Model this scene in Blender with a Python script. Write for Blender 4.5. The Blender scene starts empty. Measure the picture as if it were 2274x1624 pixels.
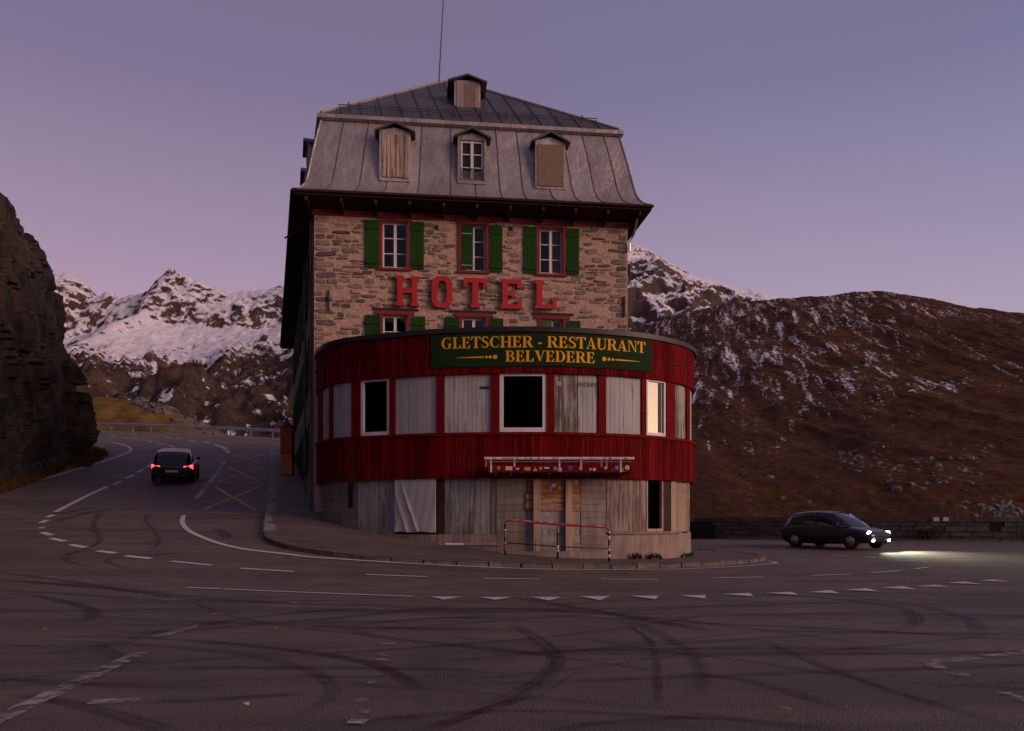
import bpy, bmesh, math, random
import numpy as np
from mathutils import Vector, Matrix
random.seed(7); rng = np.random.default_rng(7)
S = bpy.context.scene
COL = S.collection
R = math.radians

# ------------------------------------------------------------------ camera
# metres; the eye is the origin, the street lies about 1.4 m below it
FPX, CX, CY = 1768.0, 1136.5, 1150.0        # calibration of the photograph (2273 px wide)
cam_d = bpy.data.cameras.new('camera'); cam = bpy.data.objects.new('camera', cam_d); COL.objects.link(cam)
cam_d.sensor_width = 36; cam_d.lens = 28.0; cam_d.shift_y = 338 / 2273.0
cam_d.clip_start = 0.1; cam_d.clip_end = 60000
cam.rotation_euler = (R(90), 0, 0)
S.camera = cam

# ------------------------------------------------------------------ sky, sun, exposure
SUN_AZ = Vector((0.90, -0.44, 0)).normalized()   # the afterglow lies to the right and a little behind
SUN_EL = R(16)
w = bpy.data.worlds.new('World'); S.world = w; w.use_nodes = True
nt = w.node_tree; nt.nodes.clear()
def wn(t, **k):
    n = nt.nodes.new(t)
    for a, b in k.items(): setattr(n, a, b)
    return n
out = wn('ShaderNodeOutputWorld'); bg = wn('ShaderNodeBackground')
nt.links.new(bg.outputs[0], out.inputs[0])
sky = wn('ShaderNodeTexSky', sky_type='NISHITA', sun_disc=False)
sky.sun_elevation = R(1.0); sky.sun_rotation = math.atan2(SUN_AZ.x, SUN_AZ.y)
sky.altitude = 2200; sky.dust_density = 1.5; sky.ozone_density = 3.0
tc = wn('ShaderNodeTexCoord')
sep = wn('ShaderNodeSeparateXYZ'); nt.links.new(tc.outputs['Generated'], sep.inputs[0])
def wmath(op, a, b=None, clamp=False):
    n = wn('ShaderNodeMath', operation=op, use_clamp=clamp)
    for i, v in enumerate((a, b)):
        if v is None: continue
        if isinstance(v, (int, float)): n.inputs[i].default_value = v
        else: nt.links.new(v, n.inputs[i])
    return n.outputs[0]
def wramp(fac, stops):
    n = wn('ShaderNodeValToRGB'); e = n.color_ramp.elements
    while len(e) < len(stops): e.new(0.5)
    for el, (p, c) in zip(e, stops): el.position = p; el.color = (*c, 1)
    nt.links.new(fac, n.inputs[0]); return n.outputs[0]
def wmix(bt, fac, a, b):
    n = wn('ShaderNodeMix', data_type='RGBA', blend_type=bt)
    if isinstance(fac, (int, float)): n.inputs[0].default_value = fac
    else: nt.links.new(fac, n.inputs[0])
    for i, v in ((6, a), (7, b)):
        if isinstance(v, tuple): n.inputs[i].default_value = (*v, 1)
        else: nt.links.new(v, n.inputs[i])
    return n.outputs[2]
# twilight colours over elevation (sine of the elevation on the axis)
el = wmath('MAXIMUM', sep.outputs[2], 0.0)
SKYRAMP = [(0.0, (.58, .38, .39)), (0.14, (.46, .325, .375)), (0.28, (.315, .25, .34)),
           (0.46, (.175, .155, .25)), (0.75, (.12, .107, .175)), (1.0, (.11, .097, .15))]
grad = wramp(el, SKYRAMP)
# nearer the afterglow the low sky is pale, away from it the whole sky turns to rose
sx = wmath('MULTIPLY', sep.outputs[0], SUN_AZ.x); sy = wmath('MULTIPLY', sep.outputs[1], SUN_AZ.y)
dots = wmath('ADD', sx, sy)
side = wmath('ADD', wmath('MULTIPLY', dots, 0.5), 0.5, True)
tint = wramp(side, [(0.0, (1.0, .86, .86)), (0.28, (.98, .88, .89)), (0.42, (.96, .95, .98)), (0.60, (.88, .93, 1.0)), (0.75, (.95, .95, .97)), (1.0, (1.0, .95, .9))])
grad = wmix('MULTIPLY', 1.0, grad, tint)
glow_az = wmath('POWER', wmath('MAXIMUM', dots, 0.0), 5.0)
glow_el = wmath('POWER', wmath('SUBTRACT', 1.0, el, True), 4.5)
glow = wmath('MULTIPLY', glow_az, glow_el)
warm = wmix('MIX', glow, (0, 0, 0), (2.1, 1.30, .58))
tot = wmix('ADD', 1.0, grad, warm)
nish = wmix('MULTIPLY', 1.0, sky.outputs[0], (.03, .03, .03))
tot = wmix('ADD', 1.0, tot, nish)
nt.links.new(tot, bg.inputs[0]); bg.inputs[1].default_value = 1.12

sun_d = bpy.data.lights.new('sun', 'SUN'); sun = bpy.data.objects.new('sun', sun_d); COL.objects.link(sun)
sun_d.energy = 1.9; sun_d.angle = R(28); sun_d.color = (1.0, .68, .55)
sd = Vector((SUN_AZ.x * math.cos(SUN_EL), SUN_AZ.y * math.cos(SUN_EL), math.sin(SUN_EL)))
sun.rotation_euler = sd.to_track_quat('Z', 'Y').to_euler()
S.view_settings.view_transform = 'Standard'; S.view_settings.look = 'None'
S.view_settings.exposure = 0.1; S.view_settings.gamma = 1.0; S.view_settings.use_curve_mapping = False
S.cycles.max_bounces = 5; S.cycles.transparent_max_bounces = 24

# ------------------------------------------------------------------ helpers: things and meshes
WL = {}                                         # world position of every parent
def wl(o): return WL.get(o.name, Vector((0, 0, 0))) if o else Vector((0, 0, 0))
def tag(o, label=None, cat=None, group=None, kind=None):
    for k, v in (('label', label), ('category', cat), ('group', group), ('kind', kind)):
        if v: o[k] = v
    return o
def thing(name, loc, label, cat, group=None):
    o = bpy.data.objects.new(name, None); COL.objects.link(o); o.location = loc; o.empty_display_size = .3
    WL[o.name] = Vector(loc); return tag(o, label, cat, group)
def place(name, me, parent=None, loc=None, rotz=None, scale=None, mtx=None):
    """object from mesh data; loc in world coordinates (the parents are never rotated)"""
    o = bpy.data.objects.new(name, me); COL.objects.link(o); o.parent = parent
    p = wl(parent)
    if mtx is not None:
        o.matrix_basis = Matrix.Translation(-p) @ mtx
        WL[o.name] = mtx.to_translation()
    else:
        l = Vector(loc) if loc is not None else p
        o.location = l - p; WL[o.name] = l
        if rotz is not None: o.rotation_euler = (0, 0, rotz)
        if scale is not None: o.scale = scale
    return o
class Fr:
    """upright frame: u along tx, o outwards along n, z up"""
    def __init__(s, org, tx, n):
        s.o = Vector(org); s.t = Vector((tx[0], tx[1], 0)).normalized(); s.n = Vector((n[0], n[1], 0)).normalized()
    def p(s, u, o, z): return s.o + s.t * u + s.n * o + Vector((0, 0, z))
    def px(s, x, y, o=0.0):
        d = Vector(((x - CX) / FPX, 1, (CY - y) / FPX)); q = s.o + s.n * o
        k = (q.dot(s.n)) / d.dot(s.n); h = d * k - s.o
        return h.dot(s.t), h.z
    def mtx(s, u, o, z):
        m = Matrix.Identity(4)
        for i, v in enumerate((s.t, -s.n, Vector((0, 0, 1)), s.p(u, o, z))):
            for r in range(3): m[r][i] = v[r]
        return m
I3 = Fr((0, 0, 0), (1, 0), (0, -1))
class Mb:
    def __init__(s): s.v = []; s.f = []; s.m = []; s.uv = None
    def poly(s, pts, m=0):
        b = len(s.v); s.v += [tuple(p) for p in pts]; s.f.append(tuple(range(b, b + len(pts)))); s.m.append(m)
    def hexa(s, c, m=0):
        b = len(s.v); s.v += [tuple(p) for p in c]
        for q in ((0, 3, 2, 1), (4, 5, 6, 7), (0, 1, 5, 4), (1, 2, 6, 5), (2, 3, 7, 6), (3, 0, 4, 7)):
            s.f.append(tuple(b + i for i in q)); s.m.append(m)
    def fbox(s, F, u0, u1, o0, o1, z0, z1, m=0):
        s.hexa([F.p(u0, o1, z0), F.p(u1, o1, z0), F.p(u1, o0, z0), F.p(u0, o0, z0),
                F.p(u0, o1, z1), F.p(u1, o1, z1), F.p(u1, o0, z1), F.p(u0, o0, z1)], m)
        return s
    def prism(s, F, pts, o0, o1, m=0, ms=None):
        """pts: outline (u,z), counter-clockwise seen from outside"""
        if ms is None: ms = m
        b = len(s.v); n = len(pts)
        s.v += [tuple(F.p(u, o1, z)) for u, z in pts] + [tuple(F.p(u, o0, z)) for u, z in pts]
        s.f.append(tuple(range(b, b + n))); s.m.append(m)
        s.f.append(tuple(reversed(range(b + n, b + 2 * n)))); s.m.append(ms)
        for i in range(n):
            j = (i + 1) % n; s.f.append((b + i, b + n + i, b + n + j, b + j)); s.m.append(ms)
        return s
    def tube(s, pts, r, n=8, m=0, cap=True):
        pts = [Vector(p) for p in pts]; rs = r if isinstance(r, (list, tuple)) else [r] * len(pts); b = len(s.v)
        for i, p in enumerate(pts):
            d = (pts[min(i + 1, len(pts) - 1)] - pts[max(i - 1, 0)]).normalized()
            a = Vector((0, 0, 1)) if abs(d.z) < .9 else Vector((1, 0, 0))
            x = d.cross(a).normalized(); y = x.cross(d)
            for k in range(n):
                t = 2 * math.pi * k / n; s.v.append(tuple(p + (x * math.cos(t) + y * math.sin(t)) * rs[i]))
        for i in range(len(pts) - 1):
            for k in range(n):
                k2 = (k + 1) % n; s.f.append((b + i * n + k, b + i * n + k2, b + (i + 1) * n + k2, b + (i + 1) * n + k)); s.m.append(m)
        if cap:
            s.f.append(tuple(reversed(range(b, b + n)))); s.m.append(m)
            e = b + (len(pts) - 1) * n; s.f.append(tuple(range(e, e + n))); s.m.append(m)
        return s
    def grid(s, P, m=0):
        """P: rows x cols array of points"""
        b = len(s.v); nr, nc = len(P), len(P[0])
        for row in P: s.v += [tuple(p) for p in row]
        for i in range(nr - 1):
            for j in range(nc - 1):
                s.f.append((b + i * nc + j, b + i * nc + j + 1, b + (i + 1) * nc + j + 1, b + (i + 1) * nc + j)); s.m.append(m)
        return s
    def mesh(s, name, mats, off=Vector((0, 0, 0)), smooth=False):
        me = bpy.data.meshes.new(name)
        me.from_pydata([(x - off.x, y - off.y, z - off.z) for x, y, z in s.v], [], s.f)
        mats = mats if isinstance(mats, (list, tuple)) else [mats]
        for m in mats: me.materials.append(m)
        if len(mats) > 1: me.polygons.foreach_set('material_index', s.m)
        if smooth: me.polygons.foreach_set('use_smooth', [True] * len(me.polygons))
        if s.uv:
            lay = me.uv_layers.new(name='UVMap')
            for lp in me.loops: lay.data[lp.index].uv = s.uv[lp.vertex_index]
        me.update(); return me
    def build(s, name, mats, parent=None, smooth=False, fix=True):
        off = wl(parent)
        me = s.mesh(name, mats, off, smooth)
        if fix:
            bm = bmesh.new(); bm.from_mesh(me); bmesh.ops.recalc_face_normals(bm, faces=bm.faces); bm.to_mesh(me); bm.free()
        return place(name, me, parent)
def npmesh(name, V, F, mats, smooth=True):
    me = bpy.data.meshes.new(name)
    me.vertices.add(len(V)); me.vertices.foreach_set('co', np.asarray(V, np.float32).ravel())
    F = np.asarray(F, np.int32); me.loops.add(F.size); me.loops.foreach_set('vertex_index', F.ravel())
    me.polygons.add(len(F)); me.polygons.foreach_set('loop_start', np.arange(len(F), dtype=np.int32) * F.shape[1])
    me.polygons.foreach_set('use_smooth', [smooth] * len(F))
    me.update(calc_edges=True); me.validate()
    for m in (mats if isinstance(mats, (list, tuple)) else [mats]): me.materials.append(m)
    return me
def gridfaces(nr, nc):
    i, j = np.meshgrid(np.arange(nr - 1), np.arange(nc - 1), indexing='ij'); a = (i * nc + j).ravel()
    return np.stack([a, a + 1, a + nc + 1, a + nc], 1)
# vectorised gradient noise
_perm = rng.permutation(512).astype(np.int64); _perm = np.concatenate([_perm, _perm, _perm])
_g = rng.normal(size=(512, 3)); _g /= np.linalg.norm(_g, axis=1)[:, None]
def pnoise(x, y, z=0.0):
    x, y, z = np.broadcast_arrays(np.asarray(x, float), np.asarray(y, float), np.asarray(z, float))
    xi, yi, zi = np.floor(x).astype(np.int64), np.floor(y).astype(np.int64), np.floor(z).astype(np.int64)
    fx, fy, fz = x - xi, y - yi, z - zi
    u, v, q = (t * t * t * (t * (t * 6 - 15) + 10) for t in (fx, fy, fz))
    r = 0
    for dx in (0, 1):
        for dy in (0, 1):
            for dz in (0, 1):
                h = _perm[_perm[_perm[(xi + dx) & 511] + ((yi + dy) & 511)] + ((zi + dz) & 511)] & 511
                g = _g[h]; d = g[..., 0] * (fx - dx) + g[..., 1] * (fy - dy) + g[..., 2] * (fz - dz)
                r = r + d * (u if dx else 1 - u) * (v if dy else 1 - v) * (q if dz else 1 - q)
    return r * 1.6
def fbm(x, y, z=0.0, n=5, ridge=False, gain=.5):
    a, f, t = 1.0, 1.0, 0
    for k in range(n):
        q = pnoise(x * f + 17.3 * k, y * f + 5.1 * k, np.asarray(z) * f + 3.7 * k)
        t = t + a * ((1 - 2 * np.abs(q)) if ridge else q); a *= gain; f *= 2.03
    return t
def sstep(a, b, x):
    t = np.clip((np.asarray(x, float) - a) / (b - a), 0, 1); return t * t * (3 - 2 * t)

# ------------------------------------------------------------------ helpers: materials
class Nt:
    def __init__(s, name):
        s.m = bpy.data.materials.new(name); s.m.use_nodes = True; s.t = s.m.node_tree; s.t.nodes.clear()
        s.out = s.n('ShaderNodeOutputMaterial'); s.b = s.n('ShaderNodeBsdfPrincipled'); s.l(s.b.outputs[0], s.out.inputs[0])
        s.tc = s.n('ShaderNodeTexCoord')
    def n(s, t, **k):
        q = s.t.nodes.new(t)
        for a, b in k.items(): setattr(q, a, b)
        return q
    def l(s, a, b): s.t.links.new(a, b)
    def set(s, inp, v):
        if isinstance(v, bpy.types.NodeSocket): s.l(v, inp)
        elif isinstance(v, tuple) and len(v) == 3 and inp.type == 'RGBA': inp.default_value = (*v, 1)
        else: inp.default_value = v
    def coord(s, scale=(1, 1, 1), gen='Object', rot=(0, 0, 0)):
        q = s.n('ShaderNodeMapping'); q.inputs['Scale'].default_value = scale; q.inputs['Rotation'].default_value = rot
        if gen == 'World': g = s.n('ShaderNodeNewGeometry'); s.l(g.outputs['Position'], q.inputs[0])
        else: s.l(s.tc.outputs[gen], q.inputs[0])
        return q.outputs[0]
    def noise(s, scale, detail=5, rough=.55, vec=None, dist=0.0):
        q = s.n('ShaderNodeTexNoise'); q.inputs['Scale'].default_value = scale; q.inputs['Detail'].default_value = detail
        q.inputs['Roughness'].default_value = rough; q.inputs['Distortion'].default_value = dist
        s.l(vec if vec is not None else s.tc.outputs['Object'], q.inputs['Vector']); return q.outputs[0]
    def voro(s, scale, vec=None, feat='F1', out=0):
        q = s.n('ShaderNodeTexVoronoi', feature=feat); q.inputs['Scale'].default_value = scale
        s.l(vec if vec is not None else s.tc.outputs['Object'], q.inputs['Vector']); return q.outputs[out]
    def ramp(s, fac, stops, interp='LINEAR'):
        q = s.n('ShaderNodeValToRGB'); q.color_ramp.interpolation = interp; e = q.color_ramp.elements
        while len(e) < len(stops): e.new(.5)
        for x, (p, c) in zip(e, stops):
            x.position = p; x.color = (*c, 1) if isinstance(c, tuple) else (c, c, c, 1)
        s.l(fac, q.inputs[0]); return q.outputs[0]
    def mix(s, fac, a, b, bt='MIX'):
        q = s.n('ShaderNodeMix', data_type='RGBA', blend_type=bt); s.set(q.inputs[0], fac); s.set(q.inputs[6], a); s.set(q.inputs[7], b); return q.outputs[2]
    def math(s, op, a, b=0.0, clamp=False):
        q = s.n('ShaderNodeMath', operation=op, use_clamp=clamp); s.set(q.inputs[0], a); s.set(q.inputs[1], b); return q.outputs[0]
    def rnd(s):
        q = s.n('ShaderNodeObjectInfo'); return q.outputs['Random']
    def island(s):
        q = s.n('ShaderNodeNewGeometry'); return q.outputs['Random Per Island']
    def bump(s, h, strength=.3, dist=.02):
        q = s.n('ShaderNodeBump'); q.inputs['Strength'].default_value = strength; q.inputs['Distance'].default_value = dist
        s.l(h, q.inputs['Height']); s.l(q.outputs[0], s.b.inputs['Normal'])
    def fin(s, col, rough=.7, metal=0.0, spec=.4):
        s.set(s.b.inputs['Base Color'], col); s.set(s.b.inputs['Roughness'], rough)
        s.set(s.b.inputs['Metallic'], metal); s.b.inputs['Specular IOR Level'].default_value = spec
        return s.m
def plain(name, c, rough=.7, metal=0, var=.25, scale=3.0, bump=.15, spec=.4, per_obj=0.0):
    k = Nt(name); q = k.noise(scale, 6, .6)
    f = k.ramp(q, [(.25, 1 - var), (.75, 1 + var * .6)]); col = k.mix(1.0, c, f, 'MULTIPLY')
    if per_obj: col = k.mix(1.0, col, k.ramp(k.rnd(), [(0, 1 - per_obj), (1, 1 + per_obj)]), 'MULTIPLY')
    if bump: k.bump(k.noise(scale * 9, 4), bump, .01)
    return k.fin(col, rough, metal, spec)
def paintwood(name, paint, wood, wear, rough=.6, per_obj=.12, streak=(9, 9, .6), scale=1.6, dark=(.05, .04, .035), spec=.3):
    """painted boards: streaks along the grain where the paint has gone"""
    k = Nt(name); v = k.coord(streak, 'World'); a = k.noise(scale, 7, .68, v)
    v2 = k.coord((1, 1, .5), 'World'); b = k.noise(1.1, 4, .6, v2)
    t = k.math('ADD', k.math('MULTIPLY', a, .65), k.math('MULTIPLY', b, .35))
    t = k.math('ADD', t, k.math('MULTIPLY', k.math('SUBTRACT', k.rnd(), .5), .08))
    lo = .5 + (.5 - wear) * .5
    m = k.ramp(t, [(lo, 0.0), (lo + .09, 1.0)])
    wd = k.mix(k.ramp(k.noise(3, 6, .7, v), [(.35, 0.0), (.7, 1.0)]), wood, dark)
    col = k.mix(m, paint, wd)
    col = k.mix(1.0, col, k.ramp(k.noise(.9, 5, .6, v2), [(.3, .78), (.7, 1.08)]), 'MULTIPLY')
    col = k.mix(1.0, col, k.ramp(k.rnd(), [(0, 1 - per_obj), (1, 1 + per_obj)]), 'MULTIPLY')
    k.bump(a, .35, .006); return k.fin(col, rough, 0, spec)
MT = {}
MT['red'] = paintwood('red_boards', (.135, .0035, .005), (.06, .005, .006), .48, .85, .42, dark=(.04, .005, .006), spec=.06)
MT['redtrim'] = plain('red_trim', (.14, .0045, .006), .8, 0, .35, 4, .15, .08)
MT['redold'] = paintwood('red_window_frame', (.22, .014, .018), (.1, .03, .025), .4, .6, .1)
MT['green'] = paintwood('green_shutter', (.016, .060, .009), (.024, .04, .016), .4, .8, .15, dark=(.008, .016, .006), spec=.1)
MT['greenworn'] = paintwood('green_shutter_worn', (.04, .11, .02), (.16, .15, .10), .6, .6, .1)
MT['white'] = paintwood('white_boards', (.40, .37, .37), (.22, .19, .18), .43, .65, .1, dark=(.1, .085, .08))
MT['whiteworn'] = paintwood('white_boards_worn', (.40, .36, .35), (.17, .10, .07), .60, .7, .14, dark=(.07, .055, .05))
MT['greywood'] = paintwood('grey_boards', (.27, .25, .25), (.16, .14, .13), .5, .75, .12)
MT['oldwood'] = paintwood('old_boards', (.34, .27, .25), (.20, .115, .10), .6, .75, .2, dark=(.09, .05, .045))
MT['shutterwood'] = paintwood('dormer_boards', (.42, .30, .26), (.22, .11, .085), .55, .75, .28, dark=(.08, .04, .03))
MT['chipboard'] = plain('chipboard', (.20, .125, .10), .8, 0, .2, 5)
MT['ply'] = paintwood('plywood', (.36, .20, .11), (.20, .075, .03), .55, .75, .05, (.8, .8, 7), 2.2, (.08, .035, .015))
MT['plyor'] = paintwood('orange_plywood', (.32, .115, .03), (.2, .07, .02), .5, .75, .05, (.8, .8, 7))
MT['timber'] = paintwood('pale_timber', (.38, .26, .20), (.24, .14, .10), .45, .7, .08)
MT['winwhite'] = plain('white_window_paint', (.62, .58, .58), .45, 0, .12, 5, .05)
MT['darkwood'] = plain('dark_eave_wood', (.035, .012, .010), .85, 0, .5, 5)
MT['black'] = plain('black_iron', (.012, .011, .012), .5, .0, .3, 8)
MT['iron'] = plain('rusty_iron', (.07, .03, .02), .8, .2, .4, 8)
MT['galv'] = plain('galvanised_steel', (.42, .41, .42), .45, .85, .25, 2)
MT['interior'] = plain('dark_lining', (.02, .017, .016), .9, 0, .2, 2, 0)
MT['curtain'] = plain('dark_red_curtain', (.12, .03, .035), .9, 0, .3, 6)
def glassmat(name, refl, tint=(1, 1, 1)):
    k = Nt(name); k.t.nodes.remove(k.b)
    g = k.n('ShaderNodeBsdfGlossy'); g.inputs['Roughness'].default_value = .015; g.inputs['Color'].default_value = (*tint, 1)
    t = k.n('ShaderNodeBsdfTransparent'); t.inputs[0].default_value = (.75, .78, .76, 1)
    fr = k.n('ShaderNodeLayerWeight'); fr.inputs[0].default_value = .5
    f = k.math('ADD', k.math('MULTIPLY', k.math('POWER', fr.outputs[1], 5.0), .9), .022 + refl, True)
    m = k.n('ShaderNodeMixShader'); k.l(f, m.inputs[0]); k.l(t.outputs[0], m.inputs[1]); k.l(g.outputs[0], m.inputs[2])
    k.l(m.outputs[0], k.out.inputs[0]); return k.m
MT['glass'] = glassmat('window_glass', 0.0)
MT['mirrorglass'] = glassmat('mirror_window_glass', 0.62, (1, .93, .84))  # mirror strength and warm tint put in so the pane shows bright sky
def m_asphalt(name, base, pave=False):
    k = Nt(name); big = k.noise(.12, 5, .6); mid = k.noise(.9, 5, .65); fine = k.noise(60, 3, .7); sp = k.voro(55)
    st = k.noise(1.2, 5, .6, k.coord((.12, 1.2, 1)))
    c = k.mix(k.ramp(big, [(.3, 0.0), (.7, 1.0)]), base, tuple(x * 1.35 for x in base))
    c = k.mix(1.0, c, k.ramp(mid, [(.3, .72), (.72, 1.18)]), 'MULTIPLY')
    c = k.mix(1.0, c, k.ramp(st, [(.33, .7), (.6, 1.08)]), 'MULTIPLY')
    c = k.mix(1.0, c, k.ramp(fine, [(.3, .55), (.7, 1.5)]), 'MULTIPLY')
    chip = k.ramp(sp, [(.08, 1.0), (.16, 0.0)]); c = k.mix(k.math('MULTIPLY', chip, .6), c, tuple(x * 3.2 for x in base))
    cr = k.voro(.22, k.coord((1, 1, 1)), 'DISTANCE_TO_EDGE'); crn = k.noise(.5, 3)
    crack = k.math('MULTIPLY', k.ramp(cr, [(.0, 1.0), (.006, 0.0)]), k.ramp(crn, [(.5, 0.0), (.6, 1.0)]))
    c = k.mix(k.math('MULTIPLY', crack, .6), c, tuple(x * .3 for x in base))
    h = k.math('ADD', k.math('MULTIPLY', fine, .6), sp); k.bump(h, .55, .012)
    return k.fin(c, k.ramp(mid, [(.3, .62), (.7, .85)]), 0, .35)
MT['asphalt'] = m_asphalt('asphalt', (.104, .075, .064))
MT['pave'] = m_asphalt('pavement_asphalt', (.095, .068, .06))
def m_paint(name, c, wear):
    k = Nt(name); a = k.noise(7, 7, .75, k.coord((1, 1, 1), 'World')); b = k.noise(.7, 4, .6, k.coord((1, 1, 1), 'World'))
    t = k.math('ADD', k.math('MULTIPLY', a, .6), k.math('MULTIPLY', b, .4))
    m = k.ramp(t, [(wear - .06, 0.0), (wear + .06, 1.0)])
    k.fin(k.mix(k.noise(20, 3), c, tuple(x * .75 for x in c)), .7)
    tr = k.n('ShaderNodeBsdfTransparent'); mx = k.n('ShaderNodeMixShader'); k.l(m, mx.inputs[0])
    k.l(tr.outputs[0], mx.inputs[1]); k.l(k.b.outputs[0], mx.inputs[2]); k.l(mx.outputs[0], k.out.inputs[0]); return k.m
MT['line'] = m_paint('white_road_paint', (.62, .54, .52), .36)
MT['linefaint'] = m_paint('faint_road_paint', (.4, .35, .34), .47)
MT['lineworn'] = m_paint('worn_road_paint', (.42, .37, .36), .54)
MT['yellow'] = m_paint('yellow_road_paint', (.42, .26, .04), .40)
def m_tyre():
    k = Nt('tyre_rubber_mark'); uv = k.n('ShaderNodeUVMap'); sp = k.n('ShaderNodeSeparateXYZ'); k.l(uv.outputs[0], sp.inputs[0])
    d = k.math('ABSOLUTE', k.math('SUBTRACT', sp.outputs[1], .5)); e = k.ramp(d, [(.26, 1.0), (.47, 0.0)])
    ends = k.math('MULTIPLY', k.ramp(sp.outputs[0], [(0, 0.0), (.18, 1.0)]), k.ramp(sp.outputs[0], [(.8, 1.0), (1, 0.0)]))
    n = k.noise(2.5, 6, .7, k.coord((1, 1, 1), 'World')); n2 = k.noise(14, 4, .7, k.coord((1, 1, 1), 'World'))
    f = k.math('MULTIPLY', k.math('MULTIPLY', e, ends), k.ramp(n, [(.3, .3), (.6, .85)]))
    cb = k.n('ShaderNodeCombineXYZ'); k.l(k.math('MULTIPLY', sp.outputs[0], 2.5), cb.inputs[0]); k.l(k.math('MULTIPLY', sp.outputs[1], 7.0), cb.inputs[1]); k.l(k.math('MULTIPLY', k.rnd(), 40.0), cb.inputs[2])
    f = k.math('MULTIPLY', f, k.ramp(k.noise(1.0, 3, .6, cb.outputs[0]), [(.36, .25), (.58, 1.0)]))
    f = k.math('MULTIPLY', f, k.ramp(n2, [(.3, .5), (.6, 1.0)]))
    f = k.math('MULTIPLY', f, k.ramp(k.rnd(), [(0, .5), (1, 1.0)]))
    k.fin((.017, .014, .016), .6)
    tr = k.n('ShaderNodeBsdfTransparent'); mx = k.n('ShaderNodeMixShader'); k.l(f, mx.inputs[0])
    k.l(tr.outputs[0], mx.inputs[1]); k.l(k.b.outputs[0], mx.inputs[2]); k.l(mx.outputs[0], k.out.inputs[0]); return k.m
MT['tyre_mark'] = m_tyre()
def m_stone(name, cols, per='both', moss=0.0, bs=14):
    k = Nt(name)
    r = k.math('FRACT', k.math('ADD', k.rnd(), k.island()))
    c = k.ramp(r, [(i / (len(cols) - 1), q) for i, q in enumerate(cols)])
    n = k.noise(5, 7, .7, k.coord((1, 1, 1), 'World')); c = k.mix(1.0, c, k.ramp(n, [(.3, .55), (.7, 1.25)]), 'MULTIPLY')
    n2 = k.noise(bs * 2, 4, .7, k.coord((1, 1, 1), 'World')); c = k.mix(1.0, c, k.ramp(n2, [(.3, .75), (.7, 1.15)]), 'MULTIPLY')
    if moss: c = k.mix(k.ramp(k.noise(1.3, 4, .6, k.coord((1, 1, 1), 'World')), [(.55, 0.0), (.7, moss)]), c, (.04, .035, .015))
    k.bump(k.math('ADD', n, n2), .6, .03); return k.fin(c, .85, 0, .25)
MT['stone'] = m_stone('wall_stone', [(.24, .17, .145), (.35, .24, .195), (.15, .11, .10), (.40, .265, .205), (.10, .075, .07), (.29, .21, .185), (.085, .055, .045)])
MT['mortar'] = None
def m_mortar():
    k = Nt('lime_mortar'); v = k.coord((1, 1, 1), 'World'); a = k.noise(2.2, 7, .7, v); b = k.noise(11, 5, .7, v)
    c = k.mix(k.ramp(a, [(.3, 0.0), (.7, 1.0)]), (.41, .26, .20), (.53, .35, .27))
    c = k.mix(1.0, c, k.ramp(b, [(.3, .6), (.65, 1.12)]), 'MULTIPLY')
    sv = k.voro(5.5, k.coord((.55, .55, 1.3), 'World'), 'F1', 0); k.bump(k.math('ADD', b, k.math('MULTIPLY', sv, .7)), .8, .05)
    return k.fin(c, .9, 0, .2)
MT['mortar'] = m_mortar()
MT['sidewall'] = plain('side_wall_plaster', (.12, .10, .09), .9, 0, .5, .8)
MT['parapet'] = m_stone('parapet_stone', [(.10, .075, .062), (.135, .105, .09), (.08, .06, .05), (.12, .09, .07)], moss=.6)
MT['kerb'] = m_stone('kerb_stone', [(.125, .095, .085), (.16, .125, .11), (.10, .08, .072)])
MT['kerbpale'] = m_stone('pale_kerb', [(.22, .19, .185), (.26, .225, .22)])
def m_concrete(name, c):
    k = Nt(name); v = k.coord((1, 1, 1), 'World'); a = k.noise(1.4, 6, .65, v); st = k.noise(2, 6, .6, k.coord((5, 5, .5), 'World'))
    q = k.mix(k.ramp(a, [(.3, 0.0), (.7, 1.0)]), c, tuple(x * .6 for x in c))
    q = k.mix(1.0, q, k.ramp(st, [(.3, .65), (.65, 1.1)]), 'MULTIPLY')
    q = k.mix(1.0, q, k.ramp(k.rnd(), [(0, .88), (1, 1.1)]), 'MULTIPLY')
    k.bump(k.noise(18, 5, .7, v), .4, .015); return k.fin(q, .9, 0, .25)
MT['concrete'] = m_concrete('concrete', (.27, .215, .19))
MT['plinth'] = m_concrete('plinth_render', (.30, .215, .185))
def m_zinc():
    k = Nt('zinc_sheet'); v = k.coord((1, 1, 1), 'World'); a = k.noise(.8, 5, .6, v); st = k.noise(1.3, 7, .65, k.coord((6, 6, .7), 'World'))
    c = k.mix(k.ramp(a, [(.3, 0.0), (.7, 1.0)]), (.33, .275, .27), (.44, .365, .35))
    c = k.mix(1.0, c, k.ramp(st, [(.28, .6), (.45, .95), (.7, 1.08)]), 'MULTIPLY')
    c = k.mix(1.0, c, k.ramp(k.rnd(), [(0, .80), (1, 1.12)]), 'MULTIPLY')
    k.bump(a, .6, .25); return k.fin(c, k.ramp(st, [(.3, .62), (.7, .42)]), .55, .5)
MT['zinc'] = m_zinc()
MT['zincdark'] = plain('dark_zinc', (.11, .10, .11), .5, .5, .35, 1.2)

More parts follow.
